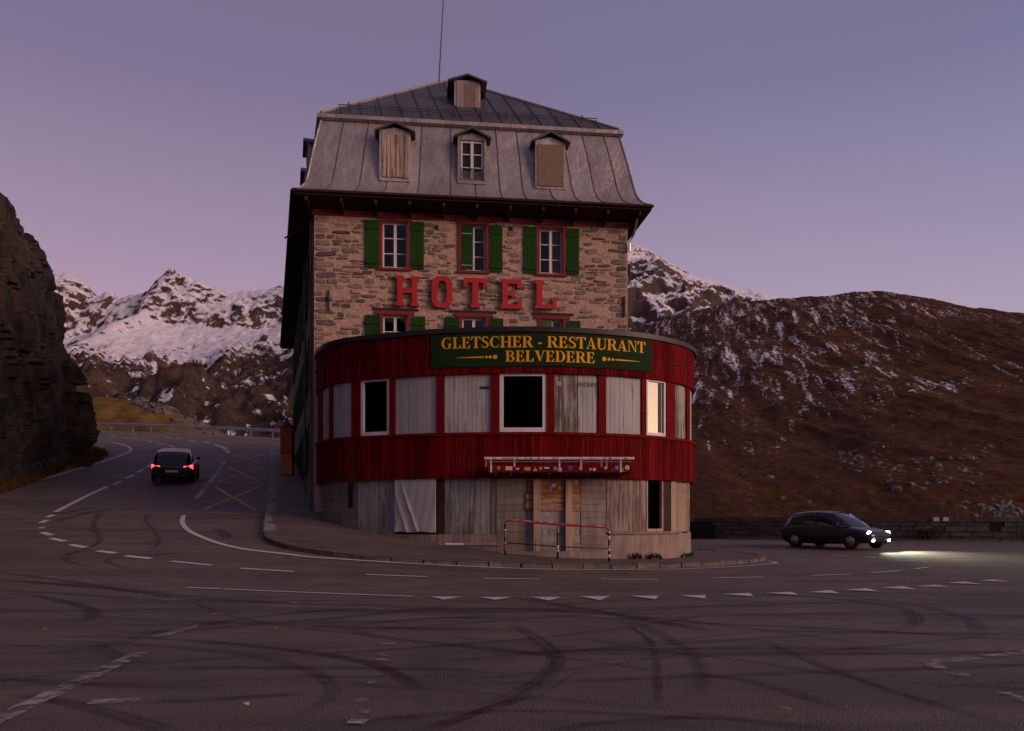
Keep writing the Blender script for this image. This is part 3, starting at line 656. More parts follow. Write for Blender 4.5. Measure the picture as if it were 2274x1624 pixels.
# ------------------------------------------------------------------ mountains
def m_mtn(name, rock1, rock2, snowline, soft, steep, fine, streak=None, nscale=.004, snowcol=(.74, .68, .74), thr=.5):
    k = Nt(name); g = k.n('ShaderNodeNewGeometry'); sp = k.n('ShaderNodeSeparateXYZ'); k.l(g.outputs['Position'], sp.inputs[0]); sn = k.n('ShaderNodeSeparateXYZ'); k.l(g.outputs['Normal'], sn.inputs[0])
    v = k.coord((1, 1, 1), 'World'); a = k.noise(nscale, 9, .62, v); b = k.noise(fine, 8, .7, v)
    rk_ = k.mix(k.ramp(b, [(.35, 0.0), (.65, 1.0)]), rock1, rock2)
    h = k.math('DIVIDE', k.math('SUBTRACT', sp.outputs[2], snowline), soft)
    t = k.math('ADD', h, k.math('MULTIPLY', k.math('SUBTRACT', a, .5), 3.0)); t = k.math('ADD', t, k.math('MULTIPLY', k.math('SUBTRACT', b, .5), 2.6))
    alt = k.ramp(k.math('ADD', t, .5), [(.42, 0.0), (.58, 1.0)])
    sl = k.math('ADD', sn.outputs[2], k.math('MULTIPLY', k.math('SUBTRACT', b, .5), .9)); slm = k.ramp(sl, [(steep - .05, 0.0), (steep + .05, 1.0)])
    mk = k.math('MULTIPLY', alt, slm)
    if streak:
        cs = k.n('ShaderNodeCombineXYZ'); sh_ = k.math('SUBTRACT', sp.outputs[0], k.math('MULTIPLY', sp.outputs[1], streak[4] if len(streak) > 4 else 0.0)); k.l(k.math('MULTIPLY', sh_, streak[0][0]), cs.inputs[0]); k.l(k.math('MULTIPLY', sp.outputs[1], streak[0][1]), cs.inputs[1]); k.l(k.math('MULTIPLY', sp.outputs[2], streak[0][2]), cs.inputs[2]); vs = cs.outputs[0]; s = k.noise(1.0, 9, .66, vs, .6); s2 = k.noise(streak[2], 8, .75, v)
        st = k.math('ADD', k.math('MULTIPLY', s, .5), k.math('MULTIPLY', s2, .5)); sm = k.ramp(st, [(streak[1], 0.0), (streak[1] + .025, 1.0)])
        gsc = streak[3] if len(streak) > 3 else .45; ang = k.math('DIVIDE', sp.outputs[0], sp.outputs[1]); zn = k.math('ADD', ang, k.math('MULTIPLY', k.math('SUBTRACT', k.noise(.012, 4, .6, v), .5), .7))
        zone = k.ramp(zn, [(.42, 1.0), (.66, .55)]); hz = k.ramp(k.math('DIVIDE', sp.outputs[2], 200.0), [(.0, .35), (.3, 1.0)])
        thr_ = k.math('SUBTRACT', streak[1] + .12, k.math('MULTIPLY', k.math('MULTIPLY', zone, hz), .12))
        gr_ = k.noise(gsc, 6, .75, v); rk_ = k.mix(1.0, rk_, k.ramp(gr_, [(.3, .35), (.5, .9), (.7, 1.7)]), 'MULTIPLY'); big_ = k.noise(gsc * .045, 5, .6, v); rk_ = k.mix(k.ramp(big_, [(.45, 0.0), (.62, .35)]), rk_, (.024, .012, .008)); mkb = gr_
        mk = k.math('MAXIMUM', mk, k.math('MULTIPLY', k.math('SUBTRACT', st, thr_), 90.0, True))
    k.bump(gr_ if streak else b, .9, .55 / gsc if streak else 1.0 / fine * .12); return k.fin(k.mix(mk, rk_, snowcol), .9, 0, .1)
def mountain(name, ridge_px, Yr, prof, x0, x1, nxs, nys, amp, fr, mat, label, y0=None, jag=1.0, wob=0.0, seed=0, aniso=1.0, rough=0.0, envp=None, rsc=16.):
    """height field on a regular plan grid; ridge_px: skyline as seen, at distance Yr; prof: (distance fraction, height fraction)"""
    rx = [(p[0] - CX) / FPX * Yr for p in ridge_px]; rz = [(CY - p[1]) / FPX * Yr for p in ridge_px]
    xx = np.linspace(x0, x1, nxs); y0 = y0 or prof[0][0] * Yr; yy = np.linspace(y0, Yr * 1.25, nys)
    A, B = np.meshgrid(xx, yy); yr = Yr * (1 + wob * pnoise(A / (Yr * .25), 3.3, seed))
    zr = np.interp(A * Yr / yr if False else A, rx, rz); f = B / yr
    pz = np.interp(f, [p[0] for p in prof] + [1.0, 1.25], [p[1] for p in prof] + [1.0, .55]); H = zr * pz
    H = np.where(pz < 0, 80 * pz, H)
    env = np.clip((f - prof[0][0]) * 4, 0, 1) * (1 - .8 * sstep(.86, .98, f))
    if envp: env = env * np.interp(f, envp[0], envp[1])
    n = fbm(A * fr * aniso, B * fr * .8 / aniso, seed, 6, True, .55) - .9; H = H + n * amp * env + fbm(A * fr * 9, B * fr * 9, seed + 5, 4, True) * amp * .10 * jag * np.clip(env, 0, 1)
    if rough: H = H + (fbm(A / rsc, B / rsc / 1.25, seed + 2, 5, True, .6) - .9) * rough * np.clip(env * 1.6, 0, 1)
    o = place(name, npmesh(name, np.stack([A, B, H], -1).reshape(-1, 3), gridfaces(nys, nxs), mat, True)); return tag(o, label, kind='structure')
left_px = [(-500, 560), (-200, 640), (0, 600), (140, 612), (170, 625), (190, 640), (205, 655), (215, 665), (240, 653), (250, 650), (262, 668), (280, 662), (300, 655), (330, 640), (350, 620), (372, 604), (380, 600), (395, 612), (410, 625), (430, 634), (460, 642), (500, 650), (520, 655), (560, 650), (600, 647), (640, 640), (760, 600), (900, 640), (1136, 660), (1500, 700)]
mountain('snowy_range', left_px, 3200, [(.12, -.8), (.2, -.2), (.3, .05), (.45, .19), (.6, .33), (.75, .50), (.85, .64), (.93, .78), (.955, .86)], -2700, 300, 560, 420, 60, 1 / 420.,
    m_mtn('snowy_range_surface', (.065, .04, .034), (.11, .07, .058), 430, 300, .66, .03, ((.02, .006, .012), .565, .05, .05), .0035), 'snow covered mountain range beyond the road bend', seed=1, jag=2.2, envp=([0, .5, .72, .8, .92, .95, 1.3], [1.2, 1.2, .8, .3, .35, 1.9, 2.4]), rough=9, rsc=70.)
r2 = [(1000, 640), (1200, 570), (1380, 543), (1400, 545), (1430, 555), (1470, 575), (1500, 590), (1530, 608), (1580, 628), (1620, 636), (1660, 645), (1690, 655), (1710, 668), (1760, 700), (1900, 780), (2300, 900)]
mountain('snowy_peak', r2, 2200, [(.3, -.5), (.4, .1), (.7, .42), (.9, .82)], -300, 1600, 400, 300, 45, 1 / 200., m_mtn('snowy_peak_surface', (.055, .036, .03), (.09, .06, .05), 300, 160, .74, .11, nscale=.006), 'snow dusted mountain flank behind the brown hill', seed=4)
r3 = [(900, 900), (1200, 820), (1330, 762), (1393, 737), (1450, 716), (1530, 696), (1600, 682), (1700, 671), (1780, 668), (1850, 662), (1900, 659), (1950, 667), (2000, 677), (2080, 694), (2140, 700), (2200, 708), (2273, 720), (2400, 750), (2800, 840)]
hill = mountain('brown_hillside', r3, 700, [(.12, -.5), (.17, -.12), (.25, .04), (.4, .2), (.6, .45), (.8, .74), (.93, .95)], -60, 640, 640, 560, 3.2, 1 / 110.,
    m_mtn('brown_hillside_surface', (.046, .019, .0095), (.105, .039, .012), 900, 100, .3, .09, ((.2, .022, .03), .548, .55, .45, .25), .012), 'dark brown autumn hillside streaked with snow patches', seed=9, jag=.25, aniso=1.8, rough=.5)

# rock outcrops on the brown hillside
hv = np.empty(len(hill.data.vertices) * 3, np.float32); hill.data.vertices.foreach_get('co', hv); hv = hv.reshape(-1, 3); hx, hy = CX + FPX * hv[:, 0] / hv[:, 1], CY - FPX * hv[:, 2] / hv[:, 1]
rk = []
for (ax, ay, bx_, by_, n_) in ((1900, 1000, 2000, 1050, 60), (2000, 1010, 2250, 1090, 80), (2230, 960, 2290, 1010, 30), (2180, 1110, 2400, 1170, 60), (2260, 1120, 2330, 1160, 40), (1560, 900, 2273, 1130, 120)):
    ax, bx_ = 1393 + (ax - 1393) * .92, 1393 + (bx_ - 1393) * .92; I = np.nonzero((hx > ax) & (hx < bx_) & (hy > ay) & (hy < by_))[0]
    if len(I): rk += [tuple(hv[i]) for i in rng.choice(I, min(n_, len(I)))]
scatter_rocks('hillside_rocks', [(x, y, z - .2) for x, y, z in rk], .3, 1.2, 'pale rock outcrops scattered over the brown hillside', 'rocks')
# unseen hillside added behind the viewer; its dark slope blackens the pane reflections
A, B = np.meshgrid(np.linspace(-900, 260, 120), np.linspace(-120, -900, 60)); f_ = np.clip((-120 - B) / 520, 0, 1)
H = -70 + 235 * f_ ** .9 * (1 - .55 * sstep(40, 260, A)) + (fbm(A / 160, B / 160, 3, 5, True) - .9) * 25 * np.clip(f_ * 3, 0, 1)
tag(place('rear_blocking_hill', npmesh('rear_blocking_hill', np.stack([A, B, H], -1).reshape(-1, 3), gridfaces(*A.shape), MT['slope'])), 'unseen brown hillside added behind the viewer to darken the panes', kind='structure')
A, B = np.meshgrid(np.linspace(380, 1000, 50), np.linspace(-900, 60, 90)); f_ = np.clip((A - 380) / 320, 0, 1)  # unseen ridge added to hide the low glow from the doorway pane
H = -75 + 122 * f_ + (fbm(A / 120, B / 120, 8, 5, True) - .9) * 14 * f_
tag(place('side_blocking_ridge', npmesh('side_blocking_ridge', np.stack([A, B, H], -1).reshape(-1, 3), gridfaces(*A.shape), MT['slope'])), 'unseen low brown ridge added on the right to block the lowest afterglow', kind='structure')

# ------------------------------------------------------------------ hotel
WLc = Vector((-6.83, 27.5, 0)); WRc = Vector((4.18, 28.8, 0)); fd = (WRc - WLc); FW = fd.length; fd.normalize()
FF = Fr(WLc, fd, (fd.y, -fd.x))                     # front wall frame
sdv = Vector((-.306, 1, 0)).normalized(); SW = 24.6
FS = Fr(WLc, sdv, (-sdv.y, sdv.x))                  # left side wall, outwards to the left
rdv = Vector((-.12, 1, 0)).normalized()
ZT = 10.66; ZB = -1.8
hotel = thing('hotel', (-3, 34, 0), 'tall stone hotel with zinc mansard roof and green shutters', 'building')
def holes_wall(m, F, u0, u1, z0, z1, holes, th, mat=0):
    us = sorted(set([u0, u1] + [h[i] for h in holes for i in (0, 1)])); zs = sorted(set([z0, z1] + [h[i] for h in holes for i in (2, 3)]))
    for a, b in zip(us, us[1:]):
        for c, d in zip(zs, zs[1:]):
            cu, cz = (a + b) / 2, (c + d) / 2
            if any(h[0] < cu < h[1] and h[2] < cz < h[3] for h in holes): continue
            m.poly([F.p(a, 0, c), F.p(b, 0, c), F.p(b, 0, d), F.p(a, 0, d)], mat)
    for a, b, c, d in holes:
        m.poly([F.p(a, 0, c), F.p(a, -th, c), F.p(a, -th, d), F.p(a, 0, d)], mat); m.poly([F.p(b, -th, c), F.p(b, 0, c), F.p(b, 0, d), F.p(b, -th, d)], mat)
        m.poly([F.p(a, 0, c), F.p(b, 0, c), F.p(b, -th, c), F.p(a, -th, c)], mat); m.poly([F.p(a, -th, d), F.p(b, -th, d), F.p(b, 0, d), F.p(a, 0, d)], mat)
def rect(F, x0, y0, x1, y1, o=0.0):
    a = F.px(x0, y0, o); b = F.px(x1, y1, o); c = F.px((x0 + x1) / 2, y0, o); d = F.px((x0 + x1) / 2, y1, o)
    return a[0], b[0], d[1], c[1]
# windows: opening (px), kind
wins = [dict(op=(847, 494, 907, 598), sh=[(811, 843, 0), (911, 941, 0)], row=0), dict(op=(1022, 500, 1080, 603), sh=[(1022, 1050, 1), (1086, 1115, 0)], row=0), dict(op=(1196, 508, 1251, 604), sh=[(1163, 1191, 0), (1257, 1285, 0)], row=0),
        dict(op=(848, 704, 906, 800), sh=[(811, 845, 0), (914, 944, 0)], row=1), dict(op=(1024, 706, 1080, 800), sh=[(988, 1018, 0), (1086, 1117, 0)], row=1), dict(op=(1200, 708, 1251, 800), sh=[(1199, 1226, 1), (1257, 1288, 0)], row=1)]
holes = []
for q in wins:
    u0, u1, z0, z1 = rect(FF, *q['op'])
    zc = (8.42 + 1.0 - .72, 8.42 + 1.0 - .72)
    q['r'] = (u0, u1, z0, z1)
for row in (0, 1):
    g = [q for q in wins if q['row'] == row]; z0 = sum(q['r'][2] for q in g) / 3; z1 = sum(q['r'][3] for q in g) / 3
    if row: z0 = z1 - 1.62
    for q in g: q['r'] = (q['r'][0], q['r'][1], z0, z1); holes.append(q['r'])
m = Mb(); holes_wall(m, FF, 0, FW, ZB, ZT, holes, .32)
fwall = m.build('front_wall', MT['mortar'], hotel, fix=False)
m = Mb(); side_h = []
for k in range(7):
    for zz in (1.9, 5.1, 8.2): side_h.append((2.0 + k * 3.2, 3.0 + k * 3.2, zz, zz + 1.6))
holes_wall(m, FS, 0.02, SW, ZB, ZT, side_h, .3)
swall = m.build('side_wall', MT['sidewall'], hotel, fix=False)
BLw = FS.p(SW, 0, 0); BRw = WRc + rdv * 24
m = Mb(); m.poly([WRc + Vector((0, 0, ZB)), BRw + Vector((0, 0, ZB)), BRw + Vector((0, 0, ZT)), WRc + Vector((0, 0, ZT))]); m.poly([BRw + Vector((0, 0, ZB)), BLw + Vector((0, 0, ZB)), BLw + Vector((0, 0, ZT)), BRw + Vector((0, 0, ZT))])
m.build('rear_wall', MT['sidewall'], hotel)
for zf in (4.3, 7.3, ZT - .05):
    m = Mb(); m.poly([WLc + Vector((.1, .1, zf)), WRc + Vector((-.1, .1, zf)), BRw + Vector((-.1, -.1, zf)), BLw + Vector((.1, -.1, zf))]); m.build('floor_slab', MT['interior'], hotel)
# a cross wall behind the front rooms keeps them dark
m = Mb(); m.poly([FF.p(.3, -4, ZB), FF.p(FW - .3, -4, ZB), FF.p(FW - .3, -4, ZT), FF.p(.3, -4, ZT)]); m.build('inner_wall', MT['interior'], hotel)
def sash(F, u0, u1, z0, z1, parent, rows=3, o=-.14, bars=True, w_=.055, glass='glass', half=False):
    m = Mb(); um = (u0 + u1) / 2
    m.fbox(F, u0, u0 + w_, o - .05, o, z0, z1); m.fbox(F, u1 - w_, u1, o - .05, o, z0, z1); m.fbox(F, u0 + w_, u1 - w_, o - .05, o - .002, z0, z0 + w_ * 1.3); m.fbox(F, u0 + w_, u1 - w_, o - .05, o - .002, z1 - w_, z1)
    if bars:
        m.fbox(F, um - .05, um + .05, o - .05, o + .012, z0 + .004, z1 - .004)
        for k in range(1, rows): zz = z0 + (z1 - z0) * k / rows; m.fbox(F, u0 + w_, u1 - w_, o - .045, o - .008, zz - .015, zz + .015)
    fr_ = m.build('casement', MT['winwhite'], parent)
    m = Mb(); m.poly([F.p(u0 + .02, o - .03, z0 + .02), F.p(u1 - .02, o - .03, z0 + .02), F.p(u1 - .02, o - .03, z1 - .02), F.p(u0 + .02, o - .03, z1 - .02)])
    m.build('pane', MT[glass], parent); return fr_
def shutter(F, u0, u1, z0, z1, parent, o, mat='green', strap='black', name='shutter'):
    m = Mb(); n = 4; gap = .006
    for k in range(n):
        a, b = u0 + (u1 - u0) * k / n, u0 + (u1 - u0) * (k + 1) / n; m.fbox(F, a + gap / 2, b - gap / 2, o, o + .03 + .002 * (k % 2), z0, z1)
    for zz in (z0 + .16, z1 - .28): m.fbox(F, u0 + .01, u1 - .01, o + .034, o + .052, zz, zz + .09)
    s = m.build(name, MT[mat], parent)
    for zz in (z0 + .16, z1 - .28):
        m = Mb(); m.fbox(F, u0 + .015, u1 - .04, o + .054, o + .064, zz - .035, zz - .005); m.build('hinge', MT[strap], parent)
    return s
for i, q in enumerate(wins):
    u0, u1, z0, z1 = q['r']; m = Mb(); b = .085
    m.fbox(FF, u0 - b, u0 + .03, -.16, .05, z0 - .02, z1 + .02); m.fbox(FF, u1 - .03, u1 + b, -.16, .05, z0 - .02, z1 + .02)
    m.fbox(FF, u0 - b - .03, u1 + b + .03, -.1, .085, z0 - .1, z0 - .021); hh = .09 if q['row'] == 0 else .15; ex = .02 if q['row'] == 0 else .14
    m.fbox(FF, u0 - b - ex, u1 + b + ex, -.1, .065, z1 + .021, z1 + hh)
    win = m.build('window', MT['redold'], hotel)
    sash(FF, u0 + .03, u1 - .03, z0, z1, win)
    for a, c, closed in q['sh']:
        ua, uc = FF.px(a, (q['op'][1] + 30))[0], FF.px(c, (q['op'][1] + 30))[0]
        if closed: shutter(FF, u0 + .01, (u0 + u1) / 2 - .02, z0 + .02, z1 - .03, win, .02, 'greenworn' if q['row'] else 'green', 'galv')
        else: shutter(FF, ua, uc, z0 - .03, z1 + (.02 if q['row'] == 0 else -.02), win, .03)
    m = Mb(); m.fbox(FF, u0 - .42 + .1 * (i % 2), u1 + .36, -.05, .03, z1 + hh + .012, z1 + hh + .1); m.build('lintel', MT['darkwood'], win)
u0, u1, z0, z1 = wins[2]['r']; m = Mb(); m.grid([[FF.p(u0 + .5 + .34 * k / 14, -.26 + .02 * math.sin(k * 1.9), zz) for k in range(15)] for zz in (z0 + .05, z1 - .3, z1)]); m.build('curtain', MT['curtain'], hotel)
for k in range(7):                                   # side windows with open shutters
    for zz in (1.9, 5.1, 8.2):
        a = 2.0 + k * 3.2; m = Mb(); m.fbox(FS, a - .08, a, -.1, .05, zz, zz + 1.6); m.fbox(FS, a + 1, a + 1.08, -.1, .05, zz, zz + 1.6); m.fbox(FS, a - .1, a + 1.1, -.1, .07, zz - .1, zz); m.fbox(FS, a - .1, a + 1.1, -.1, .07, zz + 1.6, zz + 1.7)
        wv = m.build('window', MT['darkwood'], hotel)
        m = Mb(); m.poly([FS.p(a, -.15, zz), FS.p(a + 1, -.15, zz), FS.p(a + 1, -.15, zz + 1.6), FS.p(a, -.15, zz + 1.6)]); m.build('pane', MT['glass'], wv)
        for c in (a - .6, a + 1.08): m = Mb(); m.fbox(FS, c, c + .52, .03, .07, zz, zz + 1.6); m.build('shutter', MT['green'], wv)
# --- rubble stones
def stone_mesh(name, n, seed):
    r_ = random.Random(seed); m = Mb(); P = []
    for k in range(n):
        t = 2 * math.pi * (k + r_.uniform(-.25, .25)) / n; c, s = math.cos(t), math.sin(t); e = .5
        x = math.copysign(abs(c) ** e, c) * .5 * r_.uniform(.8, 1.06); z = math.copysign(abs(s) ** e, s) * .5 * r_.uniform(.82, 1.04); P.append((x, z))
    for sc, o in ((1.0, .5), (1.0, -.45), (.9, -1.0)):
        for x, z in P: m.v.append((x * sc, o + (r_.uniform(-.3, .2) if sc < .95 else 0), z * sc))
    m.v.append((r_.uniform(-.1, .1), -1.0 + r_.uniform(-.3, .15), r_.uniform(-.1, .1))); c = 3 * n
    for k in range(n):
        j = (k + 1) % n
        for l in (0, 1): m.f.append((l * n + k, l * n + j, (l + 1) * n + j, (l + 1) * n + k)); m.m.append(0)
        m.f.append((2 * n + k, 2 * n + j, c)); m.m.append(0)
    me = m.mesh(name, MT['stone'])
    bm = bmesh.new(); bm.from_mesh(me); bmesh.ops.recalc_face_normals(bm, faces=bm.faces); bm.to_mesh(me); bm.free(); return me
STM = [stone_mesh('stone', random.choice((7, 8, 9)), i) for i in range(16)]
keep = [(h[0] - .13, h[1] + .13, h[2] - .14, h[3] + .2) for h in holes]
stones = []
for side in (0, 1):
    z = 4.9; k_ = 0
    while z < ZT - .3:
        h = random.uniform(.14, .25); wd = random.uniform(.5, .8) if k_ % 2 else random.uniform(.3, .45); k_ += 1
        stones.append((wd / 2 + .01 if side == 0 else FW - wd / 2 - .01, z + h / 2, wd - .02, h - .025)); z += h
for _ in range(40):
    a = random.uniform(1.0, FW - 1.4); wd = random.uniform(.25, .5); zc = random.uniform(5.1, ZT - .3); h = random.uniform(.13, .22)
    if not any(a < k_[1] and a + wd > k_[0] and zc - h / 2 < k_[3] and zc + h / 2 > k_[2] for k_ in keep) and not any(abs(a + wd / 2 - t[0]) < (wd + t[2]) / 2 and abs(zc - t[1]) < (h + t[3]) / 2 for t in stones): stones.append((a + wd / 2, zc, wd, h))
blocks = list(stones); z = 4.9
while z < ZT - .14:
    h = random.choice((.08, .1, .11, .13, .15, .17, .2, .25)); u = random.uniform(-.1, .0)
    while u < FW - .05:
        quoin = u < .9 or u > FW - 1.0
        wd = random.uniform(.16, .5) * (1 + 1.3 * h) * (1.25 if quoin else 1)
        wd = min(wd, FW - u - .01)
        a, b = max(u, 0.0) + .012, u + wd - .012; zc = z + h / 2 + .045 * math.sin(u * 1.7 + z * 3) + random.uniform(-.02, .02); hh = h * random.uniform(.5, .92)
        u += wd
        if b - a < .09 or zc + hh / 2 > ZT - .02: continue
        if any(a < k_[1] and b > k_[0] and zc - hh / 2 < k_[3] and zc + hh / 2 > k_[2] for k_ in keep): continue
        if any(abs((a + b) / 2 - t[0]) < (b - a + t[2]) / 2 and abs(zc - t[1]) < (hh + t[3]) / 2 for t in blocks): continue
        if random.random() < (.08 if quoin else .34): continue
        stones.append((((a + b) / 2), zc, b - a, hh))
    z += h * .93
stones.sort(key=lambda s: -s[2] * s[3])
for i, (u, zc, wd, hh) in enumerate(stones):
    mt = FF.mtx(u, -.002, zc) @ Matrix.Rotation(random.uniform(-.1, .1), 4, 'Y') @ Matrix.Diagonal((wd, random.uniform(.012, .03) if hh > .19 else random.uniform(.016, .042), hh, 1))
    if i < 300: place('stone', random.choice(STM), fwall, mtx=mt)
    else:
        if i == 300: SV, SF = [], []
        b = len(SV); me = random.choice(STM); SV += [tuple(mt @ v.co - wl(fwall)) for v in me.vertices]; SF += [tuple(b + k for k in p.vertices) for p in me.polygons]
me = bpy.data.meshes.new('small_stones'); me.from_pydata(SV, [], SF); me.materials.append(MT['stone']); tag(place('small_stones', me, fwall), kind='stuff')
# wall anchors, vents, rust
for (x0, y0, y1, o) in ((730, 646, 690, .05), (1385, 660, 705, .05)):
    u, za = FF.px(x0, y0); zb = FF.px(x0, y1)[1]; m = Mb(); m.fbox(FF, u - .03, u + .03, .03, .08, zb, za); m.build('wall_anchor', MT['iron'], hotel)
for x, y in ((969, 506), (1134, 508)):
    u, zz = FF.px(x, y); m = Mb(); m.fbox(FF, u - .07, u + .07, -.02, .035, zz - .07, zz + .07); m.build('vent', MT['black'], hotel)

# --- eaves and mansard roof
EP = [Vector((-7.29, 26.6, 0)), Vector((4.92, 28.02, 0)), Vector((2.0, 53.2, 0)), Vector((-14.75, 51.0, 0))]
def inset(P, d):
    o = []
    for i in range(4):
        a, b, c = P[i - 1], P[i], P[(i + 1) % 4]; d1, d2 = (b - a).normalized(), (c - b).normalized(); n1, n2 = Vector((-d1.y, d1.x, 0)), Vector((-d2.y, d2.x, 0))
        k = d / (1 + n1.dot(n2)); o.append(b + (n1 + n2) * k)
    return o
ZE = 11.0
prof = [(0, 0), (.1, .05), (.24, .16), (.36, .32), (.45, .55), (.53, .9), (.66, 1.6), (.84, 2.4), (.95, 2.86)]
rings = [[p + Vector((0, 0, ZE + z)) for p in inset(EP, d)] for d, z in prof]
def lerp_edge(ring, i, n): return [ring[i].lerp(ring[(i + 1) % 4], k / n) for k in range(n + 1)]
m = Mb()
for i in (1, 2): m.grid([lerp_edge(r, i, 14) for r in rings])
mans = m.build('mansard', MT['zinc'], hotel, True, fix=False)
SEAMS = [0, .075, .155, .235, .33, .425, .5, .575, .645, .73, .80, .87, .945, 1]
def sheets(i, ts):
    for t0, t1 in zip(ts, ts[1:]):
        q0, q1 = random.uniform(-.014, .014), random.uniform(-.014, .014); nn = FF.n if i == 0 else FS.n; P = []
        for k, r in enumerate(rings):
            row = []
            for c in range(5):
                f = c / 4; e = math.sin(f * math.pi) * (q0 + q1 * math.sin(k * .9 + t0 * 40)) if 0 < k < len(rings) - 1 else 0; row.append(r[i].lerp(r[(i + 1) % 4], t0 + (t1 - t0) * f) + nn * e)
            P.append(row)
        m = Mb(); m.grid(P); m.build('zinc_sheet', MT['zinc'], mans, True, fix=False)
sheets(0, SEAMS); sheets(3, [k_ / 22 for k_ in range(23)])
def zinc_smooth_off(o): o.data.polygons.foreach_set('use_smooth', [True] * len(o.data.polygons))
b0 = rings[-1]; lip = [p + Vector((0, 0, 0)) for p in b0]; lo = [p + Vector((0, 0, ZE)) for p in inset(EP, .87)]
m = Mb()
for i in range(4):
    j = (i + 1) % 4; a = [Vector((*inset(EP, d)[i].xy, ZE + z)) for d, z in ((.9, 2.78), (.80, 2.84), (.80, 2.97), (.99, 3.06))]; b = [Vector((*inset(EP, d)[j].xy, ZE + z)) for d, z in ((.9, 2.78), (.80, 2.84), (.80, 2.97), (.99, 3.06))]
    for k in range(3): m.poly([a[k], b[k], b[k + 1], a[k + 1]])
m.build('roof_cornice', MT['zinc'], hotel, fix=False)
UB = [Vector((*p.xy, ZE + 3.04)) for p in inset(EP, .93)]; RA = Vector((-2.53, 32.5, 17.87)); RB = Vector((-5.9, 47.0, 17.87))
def split_tri(m, a, b, c, n=10): m.grid([[a.lerp(c, k / n).lerp(b.lerp(c, k / n), j / 8) for j in range(9)] for k in range(n + 1)])
m = Mb(); split_tri(m, UB[0], UB[1], RA); m.poly([UB[1], UB[2], RB, RA]); m.poly([UB[2], UB[3], RB]); m.poly([UB[3], UB[0], RA, RB])
upper = m.build('upper_roof', MT['zincdark'], hotel, fix=False)
m = Mb(); 
for a, b in ((UB[0], RA), (UB[1], RA), (RA, RB)): m.tube([a + Vector((0, 0, .02)), b + Vector((0, 0, .02))], .05, 6)
m.build('ridge_cap', MT['zinc'], hotel)
def ring_pt(i, t, k): return rings[k][i].lerp(rings[k][(i + 1) % 4], t)
# standing seams of the mansard (front by photo, side regular)
for t in (.075, .155, .235, .33, .425, .5, .575, .645, .73, .80, .87, .945):
    m = Mb(); m.tube([ring_pt(0, t, k) for k in range(len(rings))], .021, 5); m.build('seam', MT['zincdark'], mans)
for k_ in range(1, 22):
    m = Mb(); m.tube([ring_pt(3, k_ / 22, k) for k in range(len(rings))], .018, 4); m.build('seam', MT['zinc'], mans)
for e in (0, 3, 1): m = Mb(); m.tube([rings[k][e] for k in range(len(rings))], .035, 6); m.build('hip_seam', MT['zinc'], mans)
for k_ in range(1, 15):
    t = k_ / 15; a = UB[0].lerp(UB[1], t); ax = (RA - (UB[0] + UB[1]) / 2)
    # seams run up the slope until they meet a hip
    b = a + ax * (1 - abs(2 * t - 1)) * .97; m = Mb(); m.tube([a + Vector((0, 0, .02)), b + Vector((0, 0, .02))], .022, 5); m.build('seam', MT['zincdark'], upper)
# snow guard: two rods on brackets
sa, sb = UB[0].lerp(RA, .09) + Vector((.15, 0, .0)), UB[1].lerp(RA, .12)
guard_o = Vector((0, -.1, .12)); m = Mb(); m.tube([sa + guard_o, sb + guard_o], .018, 5); m.tube([sa + guard_o * .5, sb + guard_o * .5], .018, 5)
sg = m.build('snow_guard', MT['zincdark'], hotel)
for k_ in range(10): p = sa.lerp(sb, (k_ + .4) / 10); m = Mb(); m.tube([p + Vector((0, .25, .15)), p + Vector((0, -.1, -.02)), p + Vector((0, -.14, .2))], .025, 5); m.build('bracket', MT['zincdark'], sg)
# eaves: gutter board, soffit, rafters ends, frieze
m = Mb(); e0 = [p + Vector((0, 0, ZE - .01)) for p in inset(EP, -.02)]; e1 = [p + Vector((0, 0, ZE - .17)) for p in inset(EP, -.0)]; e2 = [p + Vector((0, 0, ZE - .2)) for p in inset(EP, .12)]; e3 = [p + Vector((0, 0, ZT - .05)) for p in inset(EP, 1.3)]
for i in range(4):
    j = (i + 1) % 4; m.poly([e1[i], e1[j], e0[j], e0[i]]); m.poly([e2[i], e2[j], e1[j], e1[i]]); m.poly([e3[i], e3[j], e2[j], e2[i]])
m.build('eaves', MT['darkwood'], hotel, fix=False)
m = Mb(); m.tube([EP[0] + Vector((-.05, -.06, ZE - .06)), EP[1] + Vector((.05, -.06, ZE - .06))], .055, 8); m.tube([EP[0] + Vector((-.06, 0, ZE - .06)), EP[3] + Vector((-.06, 0, ZE - .06))], .055, 8); m.build('gutter', MT['darkwood'], hotel)
FE = Fr(EP[0], EP[1] - EP[0], FF.n)
for k_ in range(11): uu = .35 + k_ * 1.15; m = Mb(); m.hexa([FE.p(uu, -.06, 10.66), FE.p(uu + .09, -.06, 10.66), FE.p(uu + .09, -1.05, 10.42), FE.p(uu, -1.05, 10.42), FE.p(uu, -.06, 10.79), FE.p(uu + .09, -.06, 10.79), FE.p(uu + .09, -1.05, 10.60), FE.p(uu, -1.05, 10.60)]); m.build('rafter_end', MT['darkwood'], hotel)
m = Mb(); m.fbox(FF, -.06, FW + .06, -.05, .06, ZT - .20, ZT - .03); m.build('frieze_board', MT['redold'], hotel)
